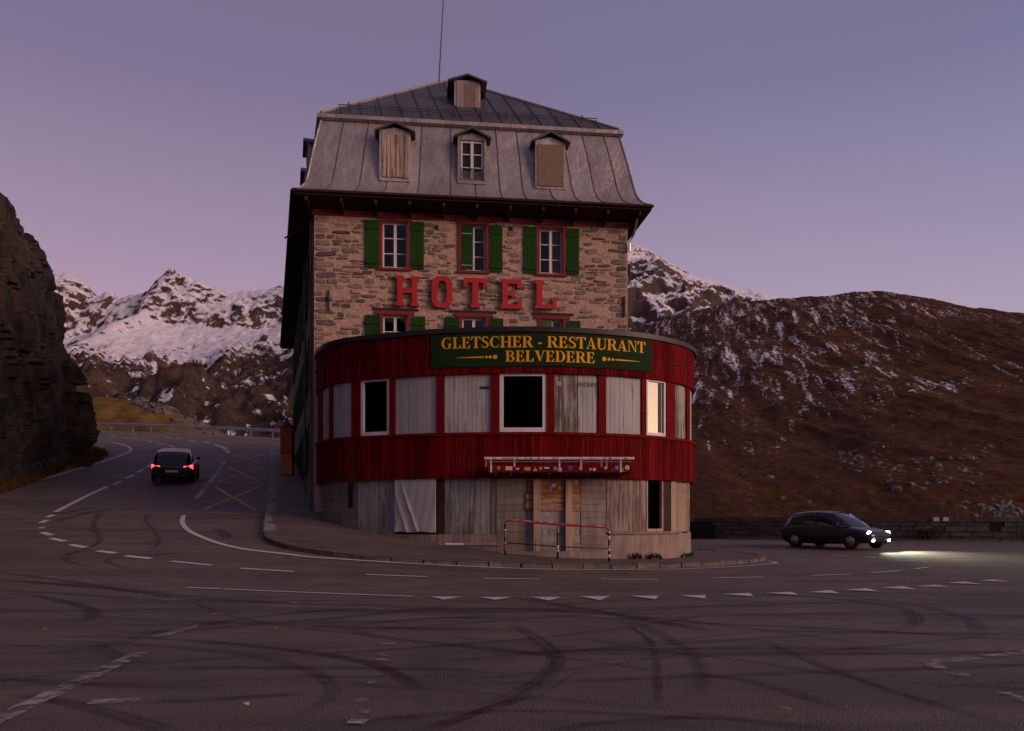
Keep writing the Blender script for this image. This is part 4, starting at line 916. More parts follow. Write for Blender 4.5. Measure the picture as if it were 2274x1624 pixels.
# rainwater pipe on the right corner, pole on the left side
m = Mb(); m.tube([WRc + Vector((.25, -.55, 10.6)), WRc + Vector((.2, -.2, 10.2)), WRc + Vector((.06, -.08, 9.9)), WRc + Vector((.06, -.08, 9.6))], .045, 7); m.build('rainwater_pipe', MT['galv'], hotel)
m = Mb(); m.tube([Vector((-7.6, 28.6, 10.35)), Vector((-8.25, 28.9, 10.15))], .03, 6); m.build('side_bracket', MT['iron'], hotel)
m = Mb(); m.tube([FS.p(.35, .09, ZB), FS.p(.35, .09, 10.4)], .05, 7); m.tube([FS.p(5.0, .1, ZB), FS.p(5.0, .1, 10.4)], .05, 7); m.build('downpipe', MT['sidewall'], hotel)
# antenna mast
ab = Vector((-2.9, 31.6, 17.3)); m = Mb(); m.tube([ab, ab + Vector((.12, 0, 2.2)), ab + Vector((.24, 0, 4.4))], [.028, .022, .015], 6); m.build('antenna_mast', MT['black'], hotel)
# --- dormers
def dormer(F, u0, u1, z0, zs, zp, depth, kind, rw=None, pitch_over=.16, boxw=.09, label=None):
    """box dormer with a small gable roof: opening u0..u1, z0..zs, gable peak zp"""
    a, b = u0 - boxw, u1 + boxw; m = Mb()
    m.prism(F, [(a, z0 - .12), (u0, z0 - .12), (u0, zs), (a, zs)], -depth, 0); m.prism(F, [(u1, z0 - .12), (b, z0 - .12), (b, zs), (u1, zs)], -depth, 0)
    m.prism(F, [(a, zs), (b, zs), (b, zs + .12), ((a + b) / 2, zp - .1), (a, zs + .12)], -depth - .6, -.005); m.fbox(F, u0, u1, -depth, -.01, z0 - .12, z0 - .002)
    d = m.build('dormer', MT['zinc'], hotel); 
    if label: d['label'] = label
    m = Mb(); c = (a + b) / 2; ov = pitch_over
    for s in (-1, 1):
        e = c + s * ((b - a) / 2 + ov); ze = zs + .02
        m.hexa([F.p(c, .16, zp), F.p(e, .16, ze), F.p(e, -depth - .9, ze), F.p(c, -depth - .9, zp), F.p(c, .16, zp + .06), F.p(e, .16, ze + .06), F.p(e, -depth - .9, ze + .06), F.p(c, -depth - .9, zp + .06)])
    m.build('dormer_roof', MT['zincdark'], d)
    if kind == 'planks':
        n = 6
        for k in range(n):
            x0, x1 = u0 + (u1 - u0) * k / n, u0 + (u1 - u0) * (k + 1) / n; m = Mb(); m.fbox(F, x0 + .006, x1 - .006, -.02, .022 + random.uniform(0, .014), z0 + random.uniform(-.03, .02), zs - .01); m.build('plank', MT['shutterwood'], d)
    elif kind == 'board': m = Mb(); m.fbox(F, u0 - .02, u1 + .03, -.02, .03, z0 - .05, zs - .02); m.build('cover_board', MT['chipboard'], d)
    elif kind == 'mixed':
        w_ = u1 - u0
        for (x0, x1, mt) in ((u0, u0 + .11, 'shutterwood'), (u0 + .12, u0 + .26, 'oldwood'), (u0 + .27, u1 - .13, 'chipboard'), (u1 - .12, u1, 'shutterwood')): m = Mb(); m.fbox(F, x0, x1, -.02, .025, z0, zs - .01); m.build('plank', MT[mt], d)
    elif kind == 'window':
        sash(F, u0 + .02, u1 - .02, z0, zs - .02, d, 3, -.06); m = Mb(); n = 9
        for k in range(n + 1): uu = u0 + (u1 - u0) * k / n; m.tube([F.p(uu, .0, z0 + .02), F.p(u0 + (u1 - u0) * ((k + 1.0) / n if k < n else 1), .0, z0 + .38)], .008, 4); m.tube([F.p(uu, .012, z0 + .38), F.p(u0 + (u1 - u0) * ((k + 1.0) / n if k < n else 1), .012, z0 + .02)], .008, 4)
        m.tube([F.p(u0, .006, z0 + .4), F.p(u1, .006, z0 + .4)], .014, 5); m.tube([F.p(u0, .006, z0 + .02), F.p(u1, .006, z0 + .02)], .014, 5); m.build('iron_grille', MT['black'], d)
        m = Mb(); m.poly([F.p(u0, -.14, z0), F.p(u1, -.14, z0), F.p(u1, -.14, zs), F.p(u0, -.14, zs)]); m.build('dark_backing', MT['interior'], d)  # near-black sheet close behind the glass stands for the unlit room
    return d
FD = Fr(FE.p(0, -.42, 0), FE.t, FE.n)
for (x0, y0, x1, y1, yp, kd, lb) in ((848, 299, 906, 395, 274, 'planks', 'dormer boarded up with pale weathered planks'), (1022, 312, 1074, 401, 287, 'window', 'dormer with a white casement window and iron grille'), (1194, 322, 1249, 412, 296, 'board', 'dormer closed with one brown board')):
    u0, u1, z0, z1 = rect(FD, x0, y0, x1, y1); zp = FD.px((x0 + x1) / 2, yp, .1)[1]; dormer(FD, u0, u1, z0, z1, zp, .75, kd, label=lb)
FU = Fr(FE.p(0, -2.35, 0), FE.t, FE.n); u0, u1, z0, z1 = rect(FU, 1014, 188, 1061, 258); dormer(FU, u0, u1, z0, z1, FU.px(1036, 169, .1)[1], 1.2, 'mixed', pitch_over=.24, label='topmost dormer boarded up with mixed planks')
FDs = Fr(EP[0], EP[3] - EP[0], FS.n); FDs = Fr(FDs.p(0, -.57, 0), FDs.t, FDs.n)
for k_ in range(8): dormer(FDs, 2.1 + k_ * 2.6, 2.95 + k_ * 2.6, 12.1, 13.45, 13.85, .6, 'planks')
FDu = Fr(FDs.p(0, -1.0, 0), FDs.t, FDs.n); dormer(FDu, 3.2, 4.1, 14.3, 15.2, 15.55, 1.4, 'planks')

# --- HOTEL lettering: slab serif letters with ochre edges
hs = thing('hotel_lettering', tuple(FF.p(5.5, .1, 8.0)), 'five large red capital letters reading HOTEL on the stone wall', 'sign')
MT['letterred'] = plain('letter_red', (.42, .010, .014), .5, 0, .15, 6, .05); MT['ochre'] = plain('letter_ochre_edge', (.36, .13, .02), .6, 0, .2, 6, .05)
t_ = .24; sf = .17
GL = {'H': [[(.13, 0), (.37, 0), (.37, 1), (.13, 1)], [(0, 0), (.5, 0), (.5, sf), (0, sf)], [(0, 1 - sf), (.5, 1 - sf), (.5, 1), (0, 1)]],
 'T': [], 'E': [], 'L': [], 'O': []}
def hletter(ch):
    W_ = {'H': .82, 'O': .70, 'T': .80, 'E': .74, 'L': .74}[ch]
    if ch == 'H': return W_, [[(.0, 0), (.30, 0), (.30, .12), (.25, .12), (.25, .43), (.57, .43), (.57, .12), (.52, .12), (.52, 0), (.82, 0), (.82, .12), (.76, .12), (.76, .88), (.82, .88), (.82, 1), (.52, 1), (.52, .88), (.57, .88), (.57, .58), (.25, .58), (.25, .88), (.30, .88), (.30, 1), (0, 1), (0, .88), (.06, .88), (.06, .12), (0, .12)]]
    if ch == 'T': return W_, [[(.24, 0), (.56, 0), (.56, .12), (.5, .12), (.5, .84), (.66, .84), (.66, .68), (.80, .68), (.80, 1), (0, 1), (0, .68), (.14, .68), (.14, .84), (.3, .84), (.3, .12), (.24, .12)]]
    if ch == 'E': return W_, [[(0, 0), (.74, 0), (.74, .33), (.6, .33), (.6, .15), (.25, .15), (.25, .44), (.4, .44), (.4, .37), (.5, .37), (.5, .66), (.4, .66), (.4, .58), (.25, .58), (.25, .85), (.58, .85), (.58, .70), (.72, .70), (.72, 1), (0, 1), (0, .88), (.06, .88), (.06, .12), (0, .12)]]
    if ch == 'L': return W_, [[(0, 0), (.74, 0), (.74, .36), (.6, .36), (.6, .15), (.26, .15), (.26, .88), (.32, .88), (.32, 1), (0, 1), (0, .88), (.06, .88), (.06, .12), (0, .12)]]
    def oct_(x0, x1, z0, z1, c): 
        o = []
        for (cx_, cz_, a0) in ((x1 - c, z0 + c, -90), (x1 - c, z1 - c, 0), (x0 + c, z1 - c, 90), (x0 + c, z0 + c, 180)):
            for k in range(5): a = R(a0 + 90 * k / 4); o.append((cx_ + c * math.cos(a), cz_ + c * math.sin(a)))
        return o
    A, B = oct_(0, .70, 0, 1, .26), oct_(.2, .50, .14, .86, .13); n = len(A)
    return W_, [[A[i], A[(i + 1) % n], B[(i + 1) % n], B[i]] for i in range(n)]
for ch, x0, x1, y0, y1 in (('H', 878, 930, 613, 680), ('O', 958, 1004, 614, 684), ('T', 1029, 1081, 618, 684), ('E', 1111, 1158, 621, 686), ('L', 1187, 1235, 623, 686)):
    ua, ub, za, zb = rect(FF, x0, y0, x1, y1, .12); W_, polys = hletter(ch); m = Mb()
    for pl in polys:
        pts = [(ua + p[0] / W_ * (ub - ua), za + p[1] * (zb - za)) for p in pl]
        if ch == 'O':
            b = len(m.v); m.v += [tuple(FF.p(u, .15, z)) for u, z in pts] + [tuple(FF.p(u, .06, z)) for u, z in pts]
            m.f += [(b, b + 1, b + 2, b + 3), (b + 7, b + 6, b + 5, b + 4), (b, b + 4, b + 5, b + 1), (b + 2, b + 6, b + 7, b + 3)]; m.m += [0, 1, 1, 1]
        else: m.prism(FF, pts, .06, .15, 0, 1)
    m.build('letter', [MT['letterred'], MT['ochre']], hs)['label'] = 'red letter ' + ch

# ------------------------------------------------------------------ restaurant annex: rounded red building in front
RP = smoothpath([(-6.72, 27.9), (-6.58, 27.1), (-6.27, 26.4), (-5.85, 25.7), (-5.1, 25.0), (-3.6, 24.33), (-2.18, 23.85), (-.11, 23.58), (1.63, 23.66), (3.57, 24.2), (4.82, 25.0), (5.7, 26.0), (6.15, 27.2), (6.25, 28.6), (6.2, 31), (6.0, 34.5)], .1)
RP, RL = resample(RP, .05); _rs = np.linspace(0, RL, len(RP)); _rx = np.array([p.x for p in RP]); _ry = np.array([p.y for p in RP])
def rp(s, o=0.0, z=0.0):
    x, y = np.interp(s, _rs, _rx), np.interp(s, _rs, _ry); e = .15
    t = Vector((np.interp(s + e, _rs, _rx) - np.interp(s - e, _rs, _rx), np.interp(s + e, _rs, _ry) - np.interp(s - e, _rs, _ry), 0)).normalized()
    return Vector((x + t.y * o, y - t.x * o, z))
def rn(s):
    a, b = rp(s, 0), rp(s, 1); return b - a
_pxs = CX + FPX * _rx / _ry; _imax = int(np.argmax(_pxs))
def s_at(px): return float(np.interp(px, _pxs[:_imax + 1], _rs[:_imax + 1]))
SEND = RL
def rz(px, y, o=0.0):
    p = rp(s_at(px), o); return (CY - y) / FPX * p.y
def rbox(m, s0, s1, o0, o1, z0, z1, mi=0, seg=.3):
    n = max(1, int(abs(s1 - s0) / seg + .5)); A = [[rp(s0 + (s1 - s0) * k / n, o, z) for o, z in ((o1, z0), (o1, z1), (o0, z1), (o0, z0))] for k in range(n + 1)]
    for k in range(n):
        for i in range(4): j = (i + 1) % 4; m.poly([A[k][i], A[k][j], A[k + 1][j], A[k + 1][i]], mi)
    m.poly(A[0][::-1], mi); m.poly(A[n], mi); return m
def piece(name, mat, parent, s0, s1, o0, o1, z0, z1, label=None):
    m = Mb(); rbox(m, s0, s1, o0, o1, z0, z1); o = m.build(name, MT[mat], parent)
    if label: o['label'] = label
    return o
annex = thing('restaurant_annex', (0, 26, -1.2), 'rounded red timber restaurant building in front of the stone hotel', 'building')
Z_ROOF, Z_F0, Z_W0, Z_C0, Z_P0 = 5.60, 4.30, 2.53, 1.20, -.50    # roof edge, fascia foot, window foot, cladding foot, plinth top
# roof deck and edge
m = Mb(); ss = np.linspace(0, SEND, 60); m.poly([rp(s, -.02, Z_ROOF - .1) for s in ss]); m.build('roof_deck', MT['zincdark'], annex)
piece('roof_edge', 'black', annex, 0, SEND, -.3, .14, Z_ROOF - .12, Z_ROOF + .03)
piece('inner_wall', 'interior', annex, 0, SEND, -.34, -.30, Z_W0 - .4, Z_W0)
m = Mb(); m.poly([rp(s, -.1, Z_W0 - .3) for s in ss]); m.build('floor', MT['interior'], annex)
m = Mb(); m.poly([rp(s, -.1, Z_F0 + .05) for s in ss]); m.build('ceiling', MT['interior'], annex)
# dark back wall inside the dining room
m = Mb(); m.poly([(-6.3, 27.35, -1.6), (5.9, 28.0, -1.6), (5.9, 28.0, 4.3), (-6.3, 27.35, 4.3)]); m.build('dark_backing', MT['interior'], annex)
def board_ring(name, z0, z1, o, wdt, mat, s0, s1, fascia):
    root = piece(name, mat, annex, s0, s1, o - .06, o, z0, z1)
    m = Mb(); m.fbox(Fr((0, 0, 0), (1, 0), (0, -1)), -wdt / 2 + .005, wdt / 2 - .005, -.012, .02, 0, z1 - z0 + .04); me = m.mesh('board', MT[mat])
    n = int((s1 - s0) / wdt)
    for k in range(n):
        s = s0 + (k + .5) * (s1 - s0) / n; p = rp(s, o + .004 + random.uniform(0, .008), z0 - .03 + random.uniform(-.008, .004)); nn = rn(s)
        place('board', me, root, p, math.atan2(nn.y, nn.x) + math.pi / 2)
    return root
S_V0, S_V1 = 0.0, 19.0
board_ring('fascia', Z_F0, Z_ROOF - .13, .05, .125, 'red', .02, 18.0, True)
board_ring('lower_cladding', Z_C0, Z_W0 - .10, .05, .125, 'red', .02, 18.0, False)
piece('window_sill', 'redtrim', annex, 0, SEND, -.1, .12, Z_W0 - .085, Z_W0)
piece('fascia_foot', 'redtrim', annex, 0, SEND, -.05, .045, Z_F0 - .02, Z_F0 + .02)
piece('cladding_backing', 'interior', annex, 0, SEND, -.2, -.03, Z_C0 - .01, Z_W0 - .09)
# --- window band
def planks(parent, s0, s1, z0, z1, o, mat, wdt=.145, nm='plank'):
    n = max(2, int((s1 - s0) / wdt + .5)); z0_, z1_ = z0, z1
    for k in range(n):
        a, b = s0 + (s1 - s0) * k / n, s0 + (s1 - s0) * (k + 1) / n
        m = Mb(); rbox(m, a + .004, b - .004, o - .02, o + random.uniform(0, .008), z0_, z1_, 0, .5); m.build(nm, MT[mat[k % len(mat)] if isinstance(mat, list) else mat], parent)
def panel(x0, x1, mat, label=None, n=None, lv=None):
    s0, s1 = s_at(x0), s_at(x1); r = piece('boarded_panel', 'interior', annex, s0, s1, -.12, -.06, Z_W0 + .005, Z_F0 - .02, label); planks(r, s0 + .01, s1 - .01, Z_W0 + .01, Z_F0 - .03, -.03, mat)
panel(715, 732, 'white'); panel(738, 781, 'white'); panel(877, 969, 'white'); panel(986, 1090, 'white')
panel(1230, 1283, 'whiteworn', 'weathered panel with bare wood showing'); panel(1283, 1327, 'white', 'white panel lettered RIDERS'); panel(1345, 1424, 'white'); panel(1497, 1523, 'whiteworn')
for x0, x1 in ((704, 715), (732, 738), (781, 801), (865, 877), (969, 986), (1090, 1109), (1213, 1230), (1328, 1345), (1424, 1434), (1478, 1497), (1523, 1527)):
    piece('post', 'redtrim', annex, s_at(x0), s_at(x1), -.16, .03, Z_W0, Z_F0 - .021)
s = s_at(1528); piece('post', 'redtrim', annex, s, s + .1, -.16, .03, Z_W0, Z_F0 - .021); r = piece('boarded_panel', 'interior', annex, s + .1, SEND, -.12, -.06, Z_W0 + .005, Z_F0 - .02); planks(r, s + .11, SEND - .1, Z_W0 + .01, Z_F0 - .03, -.03, 'white', .3)
def awin(x0, x1, glass, fw=.10, o=-.03):
    s0, s1 = s_at(x0), s_at(x1); m = Mb(); z0, z1 = Z_W0 + .005, Z_F0 - .022
    rbox(m, s0, s0 + fw, o - .06, o + .03, z0, z1); rbox(m, s1 - fw, s1, o - .06, o + .03, z0, z1); rbox(m, s0 + fw, s1 - fw, o - .06, o + .028, z0, z0 + fw * 1.2); rbox(m, s0 + fw, s1 - fw, o - .06, o + .028, z1 - fw * .7, z1)
    wv = m.build('window', MT['winwhite'], annex)
    a, b = rp(s0 + fw * .8, o - .02), rp(s1 - fw * .8, o - .02); m = Mb(); m.poly([(a.x, a.y, z0 + .06), (b.x, b.y, z0 + .06), (b.x, b.y, z1 - .05), (a.x, a.y, z1 - .05)]); m.build('pane', MT[glass], wv); return wv
awin(801, 865, 'glass'); awin(1109, 1213, 'glass', .115); w_ = awin(1434, 1478, 'mirrorglass', .085); w_['label'] = 'window mirroring the bright evening sky'
s1 = s_at(1472); m = Mb(); rbox(m, s1 - .16, s1 - .03, -.052, -.04, Z_W0 + .13, Z_F0 - .1); m.build('dark_strip', MT['black'], w_)  # black strip set along the right side of the pane
# --- lower storey
piece('plinth', 'plinth', annex, 0, SEND, -.5, -.04, -2.2, Z_P0, 'rendered concrete plinth')
piece('plinth_cap', 'concrete', annex, s_at(1350), s_at(1512), -.3, .03, Z_P0 + .002, Z_P0 + .07)
ZL0, ZL1 = Z_P0 + .005, Z_C0 - .012
def lpanel(x0, x1, mat, z0=ZL0, z1=ZL1, o=-.08, wdt=.16, nm='boarded_panel', label=None):
    s0, s1 = s_at(x0), s_at(x1); r = piece(nm, 'interior', annex, s0, s1, o - .1, o - .04, z0, z1, label); planks(r, s0 + .005, s1 - .005, z0, z1, o, mat, wdt); return r
def courses(x0, x1, mat, z0, z1, o=-.09, h=.19, s0=None, s1=None):
    s0 = s_at(x0) if s0 is None else s0; s1 = s_at(x1) if s1 is None else s1; r = piece('concrete_wall', mat, annex, s0, s1, o - .15, o - .015, z0, z1); n = int((z1 - z0) / h)
    for k in range(n): a = z0 + (z1 - z0) * k / n; b = z0 + (z1 - z0) * (k + 1) / n; m = Mb(); rbox(m, s0 + .003, s1 - .003, o - .05, o + random.uniform(0, .014), a + .005, b - .006); m.build('course', MT[mat], r)
courses(703, 788, 'concrete', ZL0, ZL1, s0=0.0); lpanel(790, 874, 'greywood', wdt=.18); piece('post', 'darkwood', annex, s_at(874), s_at(880), -.2, -.05, ZL0, ZL1)
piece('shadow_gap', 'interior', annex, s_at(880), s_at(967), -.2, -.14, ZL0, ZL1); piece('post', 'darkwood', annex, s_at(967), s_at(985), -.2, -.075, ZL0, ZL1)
lpanel(985, 1090, 'greywood'); piece('post', 'concrete', annex, s_at(1090), s_at(1102), -.2, -.05, ZL0, ZL1)
courses(1102, 1166, 'concrete', -1.6, ZL1, -.035); courses(1290, 1347, 'concrete', -1.6, ZL1, -.035)
lpanel(1348, 1436, 'oldwood', Z_P0 + .075, ZL1, -.05, .13, label='weathered board panel of reddish old planks')
# dark doorway window, reveal and louvred shutter on the right
s0, s1 = s_at(1437), s_at(1474); m = Mb(); rbox(m, s0, s0 + .05, -.14, -.03, Z_P0 + .075, ZL1); rbox(m, s1 - .06, s1, -.14, -.03, Z_P0 + .075, ZL1); rbox(m, s0 + .05, s1 - .06, -.14, -.032, Z_P0 + .075, Z_P0 + .16); wv = m.build('window', MT['timber'], annex)
m = Mb(); a, b = rp(s0, -.1), rp(s1, -.1); m.poly([(a.x, a.y, Z_P0 + .1), (b.x, b.y, Z_P0 + .1), (b.x, b.y, ZL1), (a.x, a.y, ZL1)]); m.build('pane', MT['glass'], wv)
piece('reveal', 'darkwood', annex, s_at(1474), s_at(1491), -.2, -.05, Z_P0 + .05, ZL1); piece('post', 'timber', annex, s_at(1491), s_at(1500), -.2, -.02, Z_P0 + .05, ZL1)
s0, s1 = s_at(1500), s_at(1531); m = Mb(); rbox(m, s0, s0 + .05, -.1, -.02, Z_P0 + .05, ZL1); rbox(m, s1 - .06, s1, -.1, -.02, Z_P0 + .05, ZL1); rbox(m, s0 + .05, s1 - .06, -.12, -.09, Z_P0 + .05, ZL1); lv = m.build('louvred_shutter', MT['timber'], annex)
n = 27
for k in range(n):
    z = Z_P0 + .08 + (ZL1 - Z_P0 - .1) * k / n; m = Mb(); A = [rp(s0 + .052, o, zz) for o, zz in ((-.08, z + .045), (-.03, z), (-.026, z + .012), (-.076, z + .057))]; B = [rp(s1 - .062, o, zz) for o, zz in ((-.08, z + .045), (-.03, z), (-.026, z + .012), (-.076, z + .057))]
    for i in range(4): j = (i + 1) % 4; m.poly([A[i], B[i], B[j], A[j]])
    m.build('slat', MT['timber'], lv)
courses(0, 0, 'concrete', ZL0, ZL1, s0=s1 + .01, s1=SEND)
piece('dark_lining', 'interior', annex, s_at(1400), s_at(1505), -.75, -.7, -1.0, ZL1); piece('dark_lining', 'interior', annex, s_at(1395), s_at(1400), -.75, -.12, -1.0, ZL1); piece('dark_lining', 'interior', annex, s_at(1500), s_at(1505), -.69, -.22, -1.0, ZL1); piece('dark_lining', 'interior', annex, s_at(1400), s_at(1500), -.7, -.16, ZL1 + .02, ZL1 + .05)  # near-black box added behind the doorway pane to darken it
# small wall grille
s0, s1 = s_at(773), s_at(782); m = Mb(); rbox(m, s0, s0 + .05, -.08, .0, .33, 1.08); rbox(m, s1 - .05, s1, -.08, .0, .33, 1.08); g_ = m.build('wall_grille', MT['black'], annex)
for k in range(6): m = Mb(); rbox(m, s0 + .05, s1 - .05, -.07, -.01, .33 + k * .145, .36 + k * .145); m.build('rung', MT['black'], g_)
# --- boarded entrance
ent = piece('boarded_entrance', 'greywood', annex, s_at(1166), s_at(1290), -.25, -.07, -1.6, ZL1, 'boarded-up doorway with plywood and two timber props')
def flat(name, mat, x0, x1, y0, y1, o0, o1, parent, z0=None, z1=None):
    a, b = s_at(x0), s_at(x1); xm = (x0 + x1) / 2; return piece(name, mat, parent, a, b, o0, o1, rz(xm, y1) if z0 is None else z0, rz(xm, y0) if z1 is None else z1)
for k in range(9): z = -1.3 + k * .19; m = Mb(); rbox(m, s_at(1170), s_at(1288), -.06, -.045 + random.uniform(0, .01), z, z + .183); m.build('cross_board', MT['greywood'], ent)
flat('plywood_sheet', 'plyor', 1172, 1288, 1064, 1096, -.03, .0, ent); flat('plywood_sheet', 'ply', 1167, 1288, 1097, 1134, -.02, .018, ent)
for x0, x1 in ((1184, 1199), (1254, 1268)): flat('timber_prop', 'timber', x0, x1, 1066, 1233, .02, .12, ent)
flat('grey_board', 'greywood', 1176, 1183, 1136, 1225, -.03, .0, ent); flat('grey_board', 'timber', 1270, 1276, 1136, 1200, -.03, .0, ent)
m = Mb(); rbox(m, s_at(1108), s_at(1320), -.2, .32, -1.6, ghf(0, 23.3) + ktop + .05); m.build('threshold', MT['concrete'], ent)

# --- hanging cloth
def cloth():
    s0, s1 = s_at(876), s_at(968); z1 = Z_C0 + .02; z0 = rz(920, 1182); n_, k_ = 50, 60; rows = []
    for i in range(k_ + 1):
        v = i / k_; row = []
        for j in range(n_ + 1):
            u = j / n_; f = .012 * math.sin(u * 7 + v * 3 - 1) * v + .05 * math.exp(-((u - .12 - .45 * v) / .035) ** 2) * min(1, v * 2) * .7 + .035 * math.exp(-((u - .02 - .42 * max(v - .3, 0)) / .05) ** 2) * v + .02 * math.sin(14 * v + 4 * u) * v * (1 - u) + .003 * math.sin(u * 30 + v * 7)
            row.append(rp(s0 + (s1 - s0) * u, .015 + f, z1 + (z0 - z1) * v + .01 * math.sin(u * 12) * v))
        rows.append(row)
    m = Mb(); m.grid(rows); k = Nt('white_sheet_cloth'); q_ = k.noise(3, 4); k.bump(k.noise(60, 3), .2, .004)
    o = m.build('hanging_cloth', k.fin(k.mix(q_, (.42, .385, .385), (.36, .33, .33)), .85, 0, .2), None, True, fix=False)
    md = o.modifiers.new('thickness', 'SOLIDIFY'); md.thickness = .004
    tag(o, 'creased white sheet hanging over a ground floor opening', 'sheet')
cloth()
# ------------------------------------------------------------------ restaurant sign
SG0, SG1 = s_at(959.5), s_at(1442); ZS0, ZS1 = 4.47, 5.44
sign = thing('restaurant_sign', tuple(rp((SG0 + SG1) / 2, .1, ZS0)), 'long green sign lettered GLETSCHER-RESTAURANT BELVEDERE in yellow', 'sign')
MT['signgreen'] = plain('sign_green', (.013, .029, .010), .8, 0, .15, 1.2, .04, .08); MT['signyellow'] = plain('sign_yellow', (.78, .36, .014), .7, 0, .12, 4, .03, .1)
m = Mb(); rbox(m, SG0, SG1, .085, .115, ZS0, ZS1, 0, .2); m.build('panel', MT['signgreen'], sign)
def arc(cx, cy, rx, ry, tx_, ty_, a0, a1, n=14):
    """ring segment: outer radii rx, ry; stroke tx_ across, ty_ at the top and foot"""
    o = []
    for k in range(n):
        q_ = []
        for a in (a0 + (a1 - a0) * k / n, a0 + (a1 - a0) * (k + 1) / n):
            c, s_ = math.cos(R(a)), math.sin(R(a)); q_.append(((cx + rx * c, cy + ry * s_), (cx + (rx - tx_) * c, cy + (ry - ty_) * s_)))
        o.append([q_[0][0], q_[1][0], q_[1][1], q_[0][1]])
    return o
def rc(a, b, c, d): return [(a, b), (c, b), (c, d), (a, d)]
T, H_, SE = .19, .055, .09
def stem(x, t=T, top=True, foot=True):
    o = [rc(x, 0, x + t, 1)]
    if foot: o += [rc(x - SE, 0, x + t + SE, H_), [(x - SE * .5, H_), (x + t + SE * .5, H_), (x + t, .13), (x, .13)]]
    if top: o += [rc(x - SE, 1 - H_, x + t + SE, 1)]
    return o
def glyph(c):
    if c == 'L': return .70, stem(.1) + [rc(.29, 0, .66, H_), [(.66, 0), (.66, .33), (.62, .33), (.48, H_)]]
    if c == 'E': return .74, stem(.1) + [rc(.29, 0, .66, H_), [(.66, 0), (.69, .30), (.65, .30), (.50, H_)], rc(.29, 1 - H_, .64, 1), [(.64, 1), (.64, .72), (.60, .72), (.48, 1 - H_)], rc(.29, .48, .50, .53), [(.50, .36), (.53, .36), (.53, .66), (.50, .66), (.45, .53), (.45, .48)]]
    if c == 'T': return .76, stem(.285, top=False) + [rc(.02, 1 - H_, .74, 1), [(.02, 1), (.0, .70), (.04, .70), (.17, 1 - H_)], [(.74, 1), (.59, 1 - H_), (.72, .70), (.76, .70)]]
    if c == 'H': return .92, stem(.1) + stem(.63) + [rc(.29, .47, .63, .53)]
    if c == '-': return .42, [rc(.06, .30, .34, .42)]
    if c == 'A': return .84, [[(.07, 0), (.13, 0), (.42, .86), (.40, 1)], [(.55, 0), (.77, 0), (.46, 1), (.38, 1)], rc(.22, .27, .60, .33), rc(0, 0, .25, H_), rc(.48, 0, .84, H_)]
    if c == 'N': return .90, [rc(.13, 0, .19, 1), rc(.73, 0, .79, 1), [(.13, 1), (.33, 1), (.79, .0), (.72, 0)], rc(.04, 0, .29, H_), rc(.63, 1 - H_, .88, 1), rc(.02, 1 - H_, .2, 1)]
    if c == 'V': return .84, [[(.08, 1), (.29, 1), (.50, .16), (.40, 0)], [(.40, 0), (.48, .1), (.77, 1), (.71, 1)], rc(0, 1 - H_, .37, 1), rc(.60, 1 - H_, .86, 1)]
    if c == 'U': return .86, [rc(.1, .3, .29, 1), rc(.68, .3, .74, 1), rc(.01, 1 - H_, .38, 1), rc(.58, 1 - H_, .84, 1)] + arc(.42, .31, .32, .33, .13, .09, 180, 360)
    if c == 'D': return .84, stem(.1) + [rc(.29, 0, .38, H_), rc(.29, 1 - H_, .38, 1)] + arc(.36, .5, .43, .5, .20, .055, -90, 90)
    if c == 'B': return .78, stem(.1) + arc(.36, .745, .32, .255, .17, .055, -90, 90) + arc(.38, .265, .36, .265, .19, .055, -90, 90) + [rc(.29, 0, .4, H_), rc(.29, 1 - H_, .4, 1), rc(.29, .49, .4, .53)]
    if c == 'R': return .86, stem(.1) + arc(.38, .73, .35, .27, .18, .055, -90, 90) + [rc(.29, 1 - H_, .4, 1), rc(.29, .46, .4, .51), [(.36, .47), (.55, .50), (.80, H_), (.60, 0)], rc(.58, 0, .88, H_)]
    if c == 'C': return .80, arc(.44, .5, .42, .51, .20, .06, 50, 310, 22) + [[(.70, .68), (.74, .68), (.74, 1.0), (.71, 1.0)], [(.66, .12), (.71, .09), (.76, .28), (.72, .30)]]
    if c == 'G': return .88, arc(.44, .5, .42, .51, .20, .06, 50, 305, 22) + [[(.70, .68), (.74, .68), (.74, 1.0), (.71, 1.0)], rc(.60, .04, .77, .44), rc(.50, .40, .86, .45)]
    if c == 'S': return .64, arc(.32, .735, .27, .275, .15, .06, 35, 240, 14) + arc(.32, .265, .29, .275, .16, .06, -145, 60, 14) + [[(.10, .62), (.28, .66), (.56, .40), (.40, .34)], [(.52, .70), (.555, .70), (.555, 1.0), (.53, 1.0)], [(.03, .0), (.055, .0), (.075, .32), (.04, .32)]]
    return .4, []
def text_width(t, sp): return sum(glyph(c)[0] + sp for c in t if c != ' ') + .3 * t.count(' ') - sp
def sign_text(t, s0, s1, z0, h, sp=.02):
    k = (s1 - s0) / text_width(t, sp); x = s0
    for c in t:
        if c == ' ': x += .3 * k; continue
        wd, polys = glyph(c); m = Mb()
        for i, pl in enumerate(polys): m.poly([rp(x + u * k, .117 + .0006 * i, z0 + v * h) for u, v in pl])
        o = m.build('letter', MT['signyellow'], sign, fix=False); o['label'] = 'yellow letter ' + c if c != '-' else 'yellow hyphen'
        x += (wd + sp) * k
sign_text('GLETSCHER - RESTAURANT', s_at(982), s_at(1427), 5.02, .335); sign_text('BELVEDERE', s_at(1122), s_at(1318), 4.60, .325)
